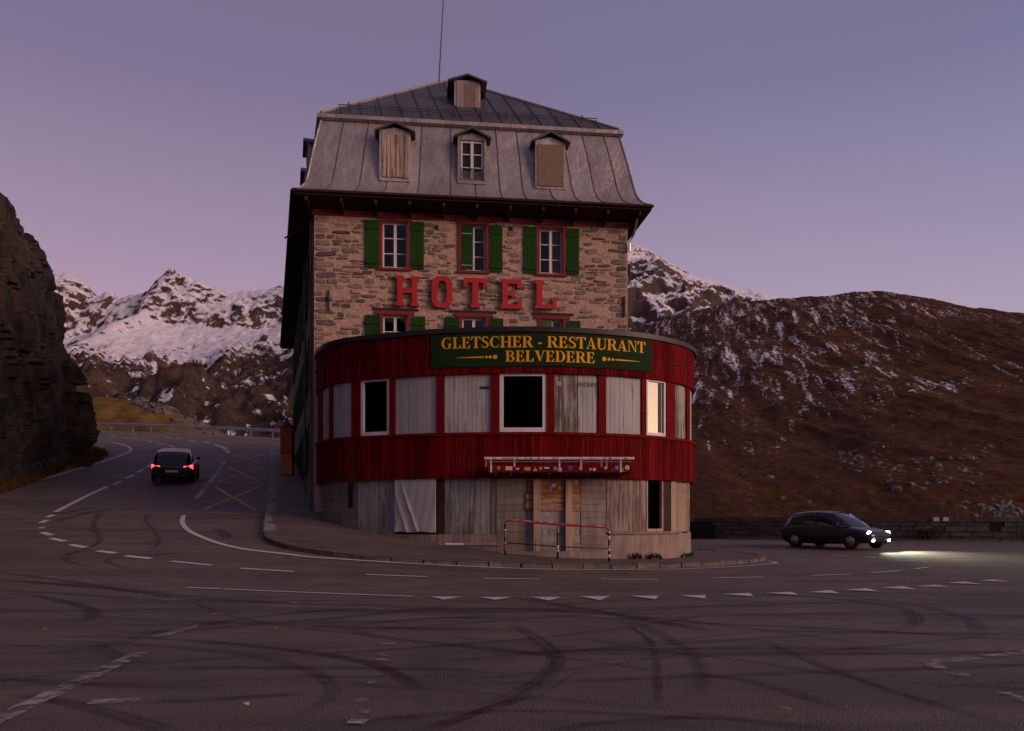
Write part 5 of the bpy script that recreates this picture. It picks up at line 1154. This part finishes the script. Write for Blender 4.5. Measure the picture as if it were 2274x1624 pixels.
for sg, c0, tip in ((1, 1100, 1015), (-1, 1338, 1415)):
    zc = 4.745; x = 0
    for k, (r_, px) in enumerate(((.065, c0), (.048, c0 - sg * 10.5), (.04, c0 - sg * 19), (.026, c0 - sg * 26))):
        m = Mb(); sc = s_at(px); m.poly([rp(sc + r_ * math.cos(R(a)), .117, zc + r_ * math.sin(R(a))) for a in range(0, 360, 24)]); m.build('ornament_dot', MT['signyellow'], sign, fix=False)
    sa_, sb_ = s_at(c0 - sg * 29), s_at(tip); m = Mb(); m.grid([[rp(sa_ + (sb_ - sa_) * k / 10, .118, zc + e * (.024 - .02 * k / 10)) for k in range(11)] for e in (-1, 1)]); m.build('ornament_line', MT['signyellow'], sign, fix=False)
# iron bracket on the fascia
s0 = s_at(1488); m = Mb(); m.tube([rp(s0, .07, 4.95), rp(s0, .07, 4.72), rp(s0 + .15, .12, 4.70)], .025, 6); m.tube([rp(s0 + .02, .09, 4.84), rp(s0 + .3, .14, 4.86), rp(s0 + .45, .2, 4.92)], .02, 6); m.build('iron_bracket', MT['iron'], annex)
# lettering RIDERS (sans capitals), a small text strip and stickers
def sans(txt, s0, s1, zc, o, mat, parent, name='letter'):
    cv = bpy.data.curves.new('t', 'FONT'); cv.body = txt; cv.offset = 0.0; cv.space_character = 1.12; to = bpy.data.objects.new('t', cv); COL.objects.link(to); dg = bpy.context.evaluated_depsgraph_get(); me = to.evaluated_get(dg).to_mesh()
    co = [v.co.copy() for v in me.vertices]; fs = [tuple(p.vertices) for p in me.polygons]; x0, x1 = min(c.x for c in co), max(c.x for c in co); k = (s1 - s0) / (x1 - x0)
    m = Mb(); m.v = [tuple(rp(s0 + (c.x - x0) * k, o, zc + (c.y - .35) * k * 1.05)) for c in co]; m.f = fs; m.m = [0] * len(fs); to.evaluated_get(dg).to_mesh_clear(); bpy.data.objects.remove(to); bpy.data.curves.remove(cv)
    return m.build(name, MT[mat], parent, fix=False)
sans('RIDERS', s_at(1285), s_at(1325), rz(1305, 854), -.008, 'black', annex, 'riders_lettering')['label'] = 'dark capitals reading RIDERS'
MT.update({n_: plain('sticker_' + n_, c_, .5, 0, .15, 30, 0) for n_, c_ in (('swhite', (.6, .56, .55)), ('sblue', (.06, .12, .35)), ('syellow', (.55, .36, .03)), ('sorange', (.5, .14, .03)), ('sred', (.4, .02, .03)), ('sgreen', (.03, .2, .06)), ('sblack', (.02, .02, .02)), ('sgrey', (.25, .24, .25)), ('spink', (.5, .1, .2)))})
piece('text_sticker', 'sblack', annex, s_at(1065), s_at(1087), -.02, -.016, rz(1076, 864), rz(1076, 858))
def sticker(parent, F, u, z, kind, r_, c1, c2, o):
    if kind == 0: pts = [(u + r_ * math.cos(R(a)), z + r_ * math.sin(R(a))) for a in range(0, 360, 30)]; pin = [(u + .6 * r_ * math.cos(R(a)), z + .6 * r_ * math.sin(R(a))) for a in range(0, 360, 30)]
    elif kind == 1: pts = [(u - r_ * 1.3, z - r_ * .7), (u + r_ * 1.3, z - r_ * .7), (u + r_ * 1.3, z + r_ * .7), (u - r_ * 1.3, z + r_ * .7)]; pin = [(u - r_ * 1.0, z - r_ * .25), (u + r_ * 1.0, z - r_ * .25), (u + r_ * 1.0, z + r_ * .3), (u - r_ * 1.0, z + r_ * .3)]
    elif kind == 2: pts = [(u - r_, z - r_), (u + r_, z - r_), (u + r_, z + r_), (u - r_, z + r_)]; pin = [(u - r_ * .6, z - r_ * .5), (u + r_ * .6, z - r_ * .7), (u + r_ * .3, z + r_ * .6), (u - r_ * .4, z + r_ * .6)]
    else: pts = [(u - r_, z - r_), (u + r_, z - r_), (u, z + r_)]; pin = [(u - r_ * .5, z - r_ * .7), (u + r_ * .5, z - r_ * .7), (u, z + r_ * .3)]
    m = Mb(); m.poly([F(a, o, b) for a, b in pts], 0); m.poly([F(a, o + .002, b) for a, b in pin], 1); m.build('sticker', [MT[c1], MT[c2]], parent, fix=False)
s2 = s_at(1241); sticker(annex, lambda u, o, z: rp(u, o, z), s2, rz(1241, 852), 2, .05, 'swhite', 'sred', -.012)
SC = ['swhite', 'swhite', 'swhite', 'sgrey', 'sblue', 'syellow', 'sorange', 'sred', 'sgreen', 'sblack', 'spink']
def rs(): c = random.choice(SC); d = random.choice([x for x in SC if x != c]); return c, d
# --- sticker covered canopy with rail over the entrance
DC = 23.58; FC = Fr((0, 22.85, 0), (1, .0), (0, -1))
can = thing('entrance_canopy', (1.2, 23.0, 1.2), 'red entrance canopy with a white rail covered in stickers', 'canopy')
def cu(x, y): return FC.px(x, y)
uL, uR = cu(1083, 1040)[0], cu(1402, 1040)[0]; zt, zb = cu(1240, 1033)[1], cu(1240, 1049)[1]
m = Mb(); m.fbox(FC, uL, uR, -.05, 0, zb, zt); m.fbox(FC, uL, uL + .05, -.75, -.052, zb, zt); m.fbox(FC, uR - .05, uR, -1.2, -.052, zb, zt); m.build('fascia', MT['redtrim'], can)
m = Mb(); m.fbox(FC, uL + .052, uR - .052, -1.0, -.052, zb + .02, zb + .06); m.build('deck', MT['darkwood'], can)
zr = cu(1240, 1018)[1]; m = Mb(); m.fbox(FC, cu(1075, 1020)[0], cu(1408, 1020)[0], -.03, .04, zr - .03, zr + .035); rail = m.build('top_rail', MT['swhite'], can)
m = Mb(); m.tube([FC.p(uL, .012, (zr + zt) / 2), FC.p(uR, .012, (zr + zt) / 2)], .014, 6); m.build('middle_rod', MT['galv'], can)
for x in (1079, 1090, 1142, 1242, 1290, 1335, 1347, 1378): u = cu(x, 1030)[0]; m = Mb(); m.fbox(FC, u - .02, u + .02, -.03, .008, zb if x in (1090, 1378) else zt - .05, zr - .031); m.build('post', MT['sgrey'] if x % 2 else MT['swhite'], can)
u = uL + .1
while u < uR - .1:
    r_ = random.uniform(.035, .075); c, d = rs(); sticker(can, lambda a, o, b: FC.p(a, o, b), u, (zt + zb) / 2 + random.uniform(-.035, .035), random.choice((0, 0, 1, 2, 3)), r_, c, d, .004); u += r_ * 2 + random.choice((.01, .04, .1, .2))
u = cu(1078, 1020)[0]
while u < cu(1400, 1020)[0]:
    c, d = rs(); r_ = random.uniform(.03, .06); sticker(can, lambda a, o, b: FC.p(a, o, b), u, zr, 1, .03, c, d, .044); u += random.uniform(.07, .3)
for k in range(26): s_ = random.uniform(s_at(1095), s_at(1345)); c, d = rs(); sticker(annex, lambda a, o, b: rp(a, o, b), s_, Z_C0 + random.uniform(.08, .2), 0, random.uniform(.03, .06), c, d, .095)
for x, y, c, d in ((1192, 1068, 'swhite', 'sblack'), (1215, 1082, 'sblack', 'sgreen'), (1228, 1070, 'sblack', 'sblue'), (1229, 1078, 'swhite', 'sgrey'), (1245, 1084, 'swhite', 'sblack'), (1232, 1085, 'sred', 'sblack'), (1278, 1071, 'swhite', 'sred'), (1220, 1086, 'sgrey', 'sblack')): sticker(ent, lambda a, o, b: rp(a, o, b), s_at(x), rz(x, y), random.choice((0, 0, 2)), .06, c, d, .006)

# ------------------------------------------------------------------ guard railing in front of the entrance
gx = [Vector(((x_ - CX) / FPX * d_, d_, 0)) for x_, d_ in ((1121, 22.75), (1238, 22.55), (1352, 22.5))]
for p in gx: p.z = ghf(p.x, p.y) + ktop - .012
rl = thing('hand_railing', tuple(gx[1]), 'low pipe railing covered in stickers on the pavement', 'railing'); m = Mb(); up = Vector((0, 0, 1.0))
m.tube([gx[0] + Vector((0, 0, .86)), gx[0] + Vector((.02, 0, .94)), gx[0] + Vector((.08, 0, .98)), gx[1] + Vector((0, 0, .975)), gx[2] + Vector((-.08, 0, .965)), gx[2] + Vector((-.02, 0, .93)), gx[2] + Vector((0, 0, .85))], .032, 10); tr_ = m.build('top_rail', MT['sred'], rl, True)
m = Mb(); m.tube([gx[0] + Vector((0, 0, .35)), gx[1] + Vector((0, 0, .35)), gx[2] + Vector((0, 0, .36))], .016, 8); m.build('lower_rod', MT['black'], rl, True)
for p in gx:
    m = Mb(); m.tube([p - Vector((0, 0, .05)), p + Vector((0, 0, .87))], .03, 10); po = m.build('post', MT['black'], rl, True)
    for k in range(9): z = random.uniform(.1, .85); c, d = rs(); m = Mb(); m.tube([p + Vector((0, 0, z)), p + Vector((0, 0, z + random.uniform(.03, .07)))], .0315 + .0006 * k, 10, cap=False); m.build('sticker', MT[c], po)
for k in range(46):
    t = random.uniform(.02, .97); a = (gx[0] + Vector((.08, 0, .98))).lerp(gx[2] + Vector((-.08, 0, .965)), t); c, d = rs(); l = random.uniform(.02, .05); m = Mb(); m.tube([a - Vector((l, 0, -.003)), a + Vector((l, 0, .003))], .0335 + .0003 * k / 4, 10, cap=False); m.build('sticker', MT[c], tr_)

# ------------------------------------------------------------------ parapet wall on the right
par = thing('parapet_wall', (24, 36.6, -1.15), 'low dry stone parapet wall along the road edge', 'wall')
WP, WLn = resample(smoothpath(WALL), .2); _ws = np.linspace(0, WLn, len(WP)); _wx = np.array([p.x for p in WP]); _wy = np.array([p.y for p in WP])
def wp(s, o, z):
    x, y = np.interp(s, _ws, _wx), np.interp(s, _ws, _wy); t = Vector((np.interp(s + .3, _ws, _wx) - np.interp(s - .3, _ws, _wx), np.interp(s + .3, _ws, _wy) - np.interp(s - .3, _ws, _wy), 0)).normalized()
    return Vector((x + t.y * o, y - t.x * o, ghf(x, y) + z))
HW = 1.17
m = Mb(); n = 90
A = [[wp(WLn * k / n, o, z) for o, z in ((0, -.3), (0, HW - .2), (-.5, HW - .2), (-.5, -.3))] for k in range(n + 1)]
for k in range(n):
    for i in range(3): m.poly([A[k][i], A[k][i + 1], A[k + 1][i + 1], A[k + 1][i]])
core = m.build('wall_core', plain('dark_joint', (.03, .023, .018), .95, 0, .4, 3), par)
def wstone(s0, s1, z0, z1, o0, o1, nm, mat, parent):
    m = Mb(); j = lambda: random.uniform(-.012, .012); c = []
    lo = [wp(s0, o1 + j(), z0 + j()), wp(s1, o1 + j(), z0 + j()), wp(s1, o0, z0), wp(s0, o0, z0)]; hi = [wp(s0 + abs(j()), o1 - .02 + j(), z1 + j()), wp(s1 - abs(j()), o1 - .02 + j(), z1 + j()), wp(s1, o0, z1), wp(s0, o0, z1)]
    m.hexa(lo + hi); return m.build(nm, mat if not isinstance(mat, str) else MT[mat], parent)
zz = -.05
for rh in (.29, .24, .26, .19):
    s = 5.0 + random.uniform(0, .4)
    while s < WLn - 4:
        l = random.uniform(.45, 1.0)
        if random.random() > .03: wstone(s + .012, s + l - .012, zz + .012, zz + rh - .012, -.2, .035 + random.uniform(0, .035), 'stone', 'parapet', core)
        s += l
    zz += rh
s = 4.0; caps = []
while s < WLn - 3:
    l = random.uniform(.8, 1.15); caps.append((s, wstone(s + .01, s + l - .01, HW - .23, HW, -.55, .06, 'cap_stone', 'parapet', par))); s += l
for x0 in (2081, 2095):                                # two white painted patches on the wall head
    p_ = min(range(len(WP)), key=lambda i: abs(CX + FPX * WP[i].x / WP[i].y - x0 - 2)); s = _ws[p_]
    m = Mb(); m.poly([wp(s - .13, .085, HW - .2), wp(s + .13, .085, HW - .2), wp(s + .1, .065, HW - .01), wp(s - .1, .065, HW - .01)]); m.build('painted_patch', MT['swhite'], par)
for i in range(0, 40):                                 # low kerb in front of the wall
    s = 6 + i * .95
    if s + 1 > WLn - 2: break
    m = Mb(); m.hexa([wp(s + .01, .5, -.1), wp(s + .94, .5, -.1), wp(s + .94, .05, -.1), wp(s + .01, .05, -.1), wp(s + .01, .48, .09), wp(s + .94, .48, .09), wp(s + .94, .05, .1), wp(s + .01, .05, .1)]); m.build('kerb_stone', MT['kerb'], par)
ribbon('edge_line', [wp(s_, .75, 0) for s_ in np.linspace(8, WLn - 3, 24)], .13, MT['line'], road, LF)
for k, s in enumerate((20.2, 23.3, 27.0, 15.5)):
    tag(tufts('wall_plant', [tuple(wp(s + random.uniform(-.35, .35), random.uniform(.07, .3), random.uniform(.0, .5))) for _ in range(30)], .22, MT['drygrass'], None, 8), ('dry weed clump at the parapet foot, %s from the right frame edge') % ('third', 'second', 'first', 'fourth')[k], 'weeds', 'weeds growing along the parapet')

# ------------------------------------------------------------------ crash barrier at the bend
gr = thing('crash_barrier', (-30, 77, ghf(-30, 77)), 'galvanised steel crash barrier along the outer road bend', 'crash barrier')
BP, BL_ = resample(smoothpath(RAIL[:-1]), .5); sec = [(0, .45), (.06, .50), (.0, .58), (.06, .66), (.0, .74), (-.04, .74), (.02, .66), (-.04, .58), (.02, .50), (-.04, .45)]
m = Mb(); rows = []
for i, p in enumerate(BP):
    t = (BP[min(i + 1, len(BP) - 1)] - BP[max(i - 1, 0)]).normalized(); nn = Vector((t.y, -t.x)); rows.append([Vector((p.x + nn.x * o, p.y + nn.y * o, ghf(p.x, p.y) + z + .12)) for o, z in sec + [sec[0]]])
m.grid(rows); m.build('rail_beam', MT['galv'], gr)
P2, _ = resample(BP, 2.9)
for p in P2: m = Mb(); z = ghf(p.x, p.y); m.fbox(Fr((p.x, p.y + .1, z), (1, 0), (0, -1)), -.06, .06, -.06, .0, -.1, .84); m.build('post', MT['galv'], gr)
ribbon('edge_line', [(p.x, p.y - .9) for p in BP], .15, MT['line'], road, LF)

# ------------------------------------------------------------------ orange board beside the hotel
pb = FS.p(12.5, .65, 0); zb_ = ghf(pb.x, pb.y) + ktop; u_ = (1, 0); FO = Fr((pb.x, pb.y, zb_), (1, .0), (0, -1)); 
cab = thing('orange_cabinet', (pb.x, pb.y, zb_), 'tall narrow orange cabinet standing against the hotel side wall', 'cabinet')
MT['orange'] = plain('orange_paint', (.5, .16, .02), .6, 0, .3, 2)
m = Mb(); m.fbox(FO, -.32, .26, -.5, 0, .02, 1.0); m.build('lower_door', MT['orange'], cab); m = Mb(); m.fbox(FO, -.32, .26, -.5, -.002, 1.02, 2.35); m.build('upper_door', plain('red_orange_paint', (.38, .05, .015), .6, 0, .3, 2), cab); m = Mb(); m.fbox(FO, .16, .2, -.0, .03, .85, .95); m.build('handle', MT['black'], cab); m = Mb(); m.fbox(FO, -.36, .3, -.52, .03, 2.352, 2.39); m.build('top_board', MT['darkwood'], cab)

# ------------------------------------------------------------------ small things
def weed(p, h, label, n=60):
    o = thing('weed', tuple(p), label, 'weed', 'weeds along the plinth'); a = tufts('leaves', [tuple(p + Vector((random.uniform(-.16, .16), random.uniform(-.1, .02), random.uniform(0, .06)))) for _ in range(10)], h, MT['greengrass'], o, 9, .06); return o
for (x, y, lb) in ((2000 * .705, 1234, 'green weed clump at the plinth, left of the pair'), (1447, 1234, 'green weed clump at the plinth, right of the pair'), (1518, 1236, 'small weed at the right plinth corner'), (1290, 1236, 'weed beside the right timber prop of the entrance')):
    s_ = s_at(min(x, 1530)); p = rp(s_, .12); p.z = ghf(p.x, p.y) + ktop - .02; weed(p, .17 if y == 1234 else .12, lb)
p = G(988, 1221); p.z += ktop; fl = thing('fallen_marker_pole', tuple(p), 'white and grey marker pole lying on the pavement', 'pole')
m = Mb(); m.tube([p + Vector((0, 0, .035)), p + Vector((.55, -.02, .035))], .035, 8); m.build('white_section', MT['swhite'], fl); m = Mb(); m.tube([p + Vector((.555, -.02, .03)), p + Vector((1.65, -.1, .03))], .028, 8); m.build('grey_section', MT['sgrey'], fl); m = Mb(); m.tube([p + Vector((-.1 + .06 * math.cos(R(a)), 0, .05 + .04 * math.sin(R(a)))) for a in range(0, 361, 30)], .008, 5); m.build('wire_loop', MT['galv'], fl)
def leaf(x, y, r_, c, nm, label, cat, dz=0.0):
    p = G(x, y); m = Mb(); a = random.uniform(0, 6.28); pts = [(1, 0), (.5, .35), (0, .45), (-.5, .3), (-1, 0), (-.5, -.3), (0, -.4), (.5, -.35)]
    f = lambda q, z: p + Vector(((q[0] * math.cos(a) - q[1] * math.sin(a)) * r_, (q[0] * math.sin(a) + q[1] * math.cos(a)) * r_, .02 + .02 + z + dz))
    top = [f(q, r_ * .5 * abs(q[1])) for q in pts]; b = len(m.v); m.v += [tuple(f((0, 0), r_ * .12))] + [tuple(t) for t in top]
    for k in range(8): m.f.append((0, 1 + k, 1 + (k + 1) % 8)); m.m.append(0)
    o = m.build(nm, MT[c] if isinstance(c, str) else c, None, fix=False); md = o.modifiers.new('thickness', 'SOLIDIFY'); md.thickness = .003; tag(o, label, cat)
leaf(953, 1258, .16, plain('yellow_leaf', (.35, .19, .015), .7), 'fallen_leaf', 'yellow leaf lying against the kerb', 'leaf', .03)
leaf(546, 1575, .05, MT['swhite'], 'paper_scrap', 'white paper scrap on the near asphalt', 'litter')
for x, y, l in ((102, 1404, 'tiny orange leaf at the far left of the forecourt'), (610, 1402, 'tiny orange leaf on the forecourt left of centre'), (1742, 1586, 'orange leaf at the bottom right of the forecourt')): leaf(x, y, .05, plain('orange_leaf', (.4, .13, .03), .7), 'fallen_leaf', l, 'leaf')

# ------------------------------------------------------------------ cars
def m_em(name, c, st):
    k = Nt(name); k.b.inputs['Emission Color'].default_value = (*c, 1); k.b.inputs['Emission Strength'].default_value = st; return k.fin(c, .2)
def car(label, pos, yaw, paint, head, tail, groundpitch=0.0):
    """compact hatchback; local x forwards, y left, z up"""
    root = bpy.data.objects.new('car', None); COL.objects.link(root); root.location = pos; root.rotation_euler = (0, -groundpitch, yaw); root.rotation_mode = 'XYZ'
    tag(root, label, 'car', 'cars on the road')
    def loc(name, m, mat, parent=root, smooth=True, bev=0):
        me = m.mesh(name, mat, Vector((0, 0, 0)), smooth); bm = bmesh.new(); bm.from_mesh(me); bmesh.ops.remove_doubles(bm, verts=bm.verts, dist=.0005); bmesh.ops.recalc_face_normals(bm, faces=bm.faces); bm.to_mesh(me); bm.free()
        o = bpy.data.objects.new(name, me); COL.objects.link(o); o.parent = parent; return o
    body = plain('car_paint', paint, .25, .3, .05, 2, 0, .6); glass = plain('car_glass', (.008, .008, .01), .05, 0, .1, 1, 0, .6); blk = plain('car_trim', (.012, .012, .013), .6, 0, .2, 4, 0); rub = plain('tyre_rubber', (.014, .013, .013), .85, 0, .2, 8, .2); rim = plain('wheel_alloy', (.35, .34, .34), .3, .9, .1, 4, 0)
    # stations along the car: x, half width, underside, shoulder height
    st = [(-2.02, .62, .38, .78), (-1.98, .78, .30, .86), (-1.8, .85, .24, .92), (-1.3, .88, .20, .94), (-.6, .89, .19, .93), (.2, .89, .19, .91), (.9, .885, .2, .89), (1.3, .87, .22, .84), (1.7, .83, .25, .76), (1.95, .72, .32, .67), (2.03, .55, .40, .60)]
    n = 18; rows = []
    for x, hw, z0, z1 in st:
        row = []
        for k in range(n + 1):
            a = math.pi * (k / n - .5) ; c, s = math.cos(a), math.sin(a); e = .42
            y = hw * math.copysign(abs(s) ** e, s) ; zt = z1 - .10 * (abs(s) ** 4); row.append((x, y, zt if True else 0))
        lower = [(x, hw, z1 - .12), (x, hw * 1.02, (z0 + z1) / 2 + .02), (x, hw * .98, z0 + .06), (x, hw * .9, z0), (x, 0, z0), (x, -hw * .9, z0), (x, -hw * .98, z0 + .06), (x, -hw * 1.02, (z0 + z1) / 2 + .02), (x, -hw, z1 - .12)]
        rows.append(row + lower + [row[0]])
    m = Mb(); m.grid(rows); m.poly(rows[0][:-1]); m.poly(rows[-1][:-1]); b_ = loc('body', m, body)
    # greenhouse
    gh_ = [(-1.93, .62, .86, .88), (-1.75, .66, .86, 1.18), (-1.45, .66, .88, 1.40), (-.8, .66, .88, 1.475), (-.1, .66, .88, 1.47), (.3, .65, .88, 1.41), (.75, .63, .87, 1.13), (1.12, .6, .85, .86)]
    rows = [[(x, .80, zb), (x, hw + .03, zb + (zt - zb) * .92), (x, hw - .10, zt), (x, 0, zt + .02), (x, -hw + .10, zt), (x, -hw - .03, zb + (zt - zb) * .92), (x, -.80, zb)] for x, hw, zb, zt in gh_]
    m = Mb(); m.grid(rows); loc('windows', m, glass)
    m = Mb(); rr = [[(x, y * .97, z + .012) for x, y, z in r[1:6]] for r in rows[2:6]]; m.grid(rr); rf = loc('roof', m, body)
    for sg in (-1, 1):
        for i0, i1 in ((3, 3), ):
            x = -.35; m = Mb(); m.hexa([(x - .05, sg * .80, .88), (x + .05, sg * .80, .88), (x + .05, sg * .83, .88), (x - .05, sg * .83, .88), (x - .04, sg * .66, 1.45), (x + .04, sg * .66, 1.45), (x + .04, sg * .69, 1.45), (x - .04, sg * .69, 1.45)]); loc('pillar', m, body, smooth=False)
        m = Mb(); m.hexa([(.62, sg * .86, .93), (.78, sg * .86, .95), (.76, sg * 1.04, .95), (.64, sg * 1.04, .93), (.62, sg * .86, 1.04), (.78, sg * .86, 1.03), (.76, sg * 1.02, 1.03), (.64, sg * 1.02, 1.05)]); loc('mirror', m, body)
        m = Mb(); m.hexa([(-.9, sg * .905, .7), (-.72, sg * .905, .7), (-.72, sg * .925, .7), (-.9, sg * .925, .7), (-.9, sg * .905, .73), (-.72, sg * .905, .73), (-.72, sg * .925, .73), (-.9, sg * .925, .73)]); loc('door_handle', m, blk)
        for x in (1.28, -1.25):
            m = Mb(); y0, y1 = sg * .72, sg * .915
            m.tube([(x, y0, .31), (x, y0 + sg * .03, .31), (x, y1 - sg * .03, .31), (x, y1, .31)], [.28, .31, .31, .27], 24); wv = loc('wheel', m, rub)
            m = Mb(); m.tube([(x, y1 - sg * .01, .31), (x, y1 + sg * .006, .31)], [.2, .19], 20); loc('rim', m, rim, wv)
            m = Mb(); q_ = [(x + .37 * math.cos(R(a)), sg * .905, .31 + .37 * math.sin(R(a))) for a in range(0, 181, 15)]; m.poly(q_ + [(x - .37, sg * .905, .2), (x + .37, sg * .905, .2)]); loc('wheel_arch', m, blk, smooth=False)
        # headlight: bulging lens on the front corner
        hm = m_em('headlight_lens', (1.0, 1.0, .82), 12.0) if head else plain('lens', (.3, .3, .3), .1); m = Mb(); R_ = []
        for i in range(5):
            a = i / 4; row = []
            for j in range(9): b = 2 * math.pi * j / 8; rr_ = .125 * math.cos(a * 1.4); row.append((1.93 + .07 * math.sin(a * 1.5) - .05, sg * (.60) + rr_ * 1.25 * math.cos(b), .63 + rr_ * .75 * math.sin(b)))
            R_.append(row)
        m.grid(R_); loc('headlight', m, hm)
        tm = m_em('tail_light_lens', (1.0, .02, .03), 12.0) if tail else plain('red_lens', (.3, .01, .01), .2); m = Mb(); m.hexa([(-1.86, sg * .60, .70), (-1.80, sg * .84, .70), (-1.70, sg * .86, .70), (-1.80, sg * .60, .70), (-1.99, sg * .58, .92), (-1.86, sg * .83, .93), (-1.70, sg * .86, .95), (-1.86, sg * .6, .92)]) if False else m.hexa([(-2.0, sg * .50, .66), (-1.93, sg * .80, .66), (-1.75, sg * .88, .68), (-1.8, sg * .50, .66), (-2.02, sg * .50, .82), (-1.95, sg * .80, .84), (-1.75, sg * .87, .87), (-1.8, sg * .5, .83)]); loc('tail_light', m, tm, smooth=False)
        m = Mb(); m.tube([(1.97, sg * .52, .36), (2.03, sg * .52, .36)], [.06, .05], 12); loc('fog_lamp', m, hm)
        for x in (.62, -.42, -1.05): m = Mb(); m.tube([(x, sg * .897, .86), (x, sg * .915, .6), (x, sg * .905, .32)], .006, 4); loc('door_seam', m, blk)
        m = Mb(); m.tube([(1.1, sg * .912, .33), (0, sg * .918, .33), (-1.0, sg * .912, .33)], .025, 6); loc('side_sill', m, blk)
        m = Mb(); m.tube([(1.0, sg * .80, .885), (.2, sg * .815, .90), (-1.0, sg * .815, .90), (-1.8, sg * .78, .90)], .014, 5); loc('window_trim', m, rim)
        if head:
            ld = bpy.data.lights.new('headlight_beam', 'SPOT'); lo = bpy.data.objects.new('headlight_beam', ld); COL.objects.link(lo); lo.parent = root; lo.location = (2.12, sg * .60, .63); lo.rotation_euler = (0, R(-86 + 2), 0); lo.rotation_euler = Vector((1, 0, -.15)).to_track_quat('-Z', 'Y').to_euler(); ld.energy = 900; ld.spot_size = R(110); ld.spot_blend = 1.0; ld.color = (.9, 1.0, .72); ld.shadow_soft_size = .08
    m = Mb(); m.hexa([(2.0, -.42, .36), (2.0, .42, .36), (1.9, .42, .36), (1.9, -.42, .36), (2.045, -.42, .5), (2.045, .42, .5), (1.9, .42, .5), (1.9, -.42, .5)]); loc('grille', m, blk, smooth=False)
    m = Mb(); m.hexa([(-2.06, -.7, .36), (-2.06, .7, .36), (-1.9, .76, .36), (-1.9, -.76, .36), (-2.06, -.7, .5), (-2.06, .7, .5), (-1.9, .76, .5), (-1.9, -.76, .5)]); loc('rear_bumper', m, body, smooth=False)
    m = Mb(); m.hexa([(-2.045, -.26, .54), (-2.045, .26, .54), (-2.0, .26, .54), (-2.0, -.26, .54), (-2.055, -.26, .64), (-2.055, .26, .64), (-2.0, .26, .64), (-2.0, -.26, .64)]); loc('number_plate', m, plain('plate_white', (.5, .5, .5), .5), smooth=False)
    return root
pr = Vector((14.0, 30.8)); dr_ = Vector((.55, -.83)).normalized(); ctr = pr - dr_ * 1.7
car('dark car with bright white headlights in front of the parapet', (ctr.x, ctr.y, ghf(ctr.x, ctr.y) + .01), math.atan2(dr_.y, dr_.x), (.02, .022, .026), True, False)
pl_ = G(392, 1066); p2_ = G(405, 1050); dl = Vector((G(420, 1020) - G(360, 1075))); dl.z = 0; dl.normalize()
car('dark car with glowing red tail lights climbing the bend', tuple(pl_ + Vector((0, 0, .02))), math.atan2(dl.y, dl.x), (.02, .02, .022), False, True, math.atan(.16 * dl.y))
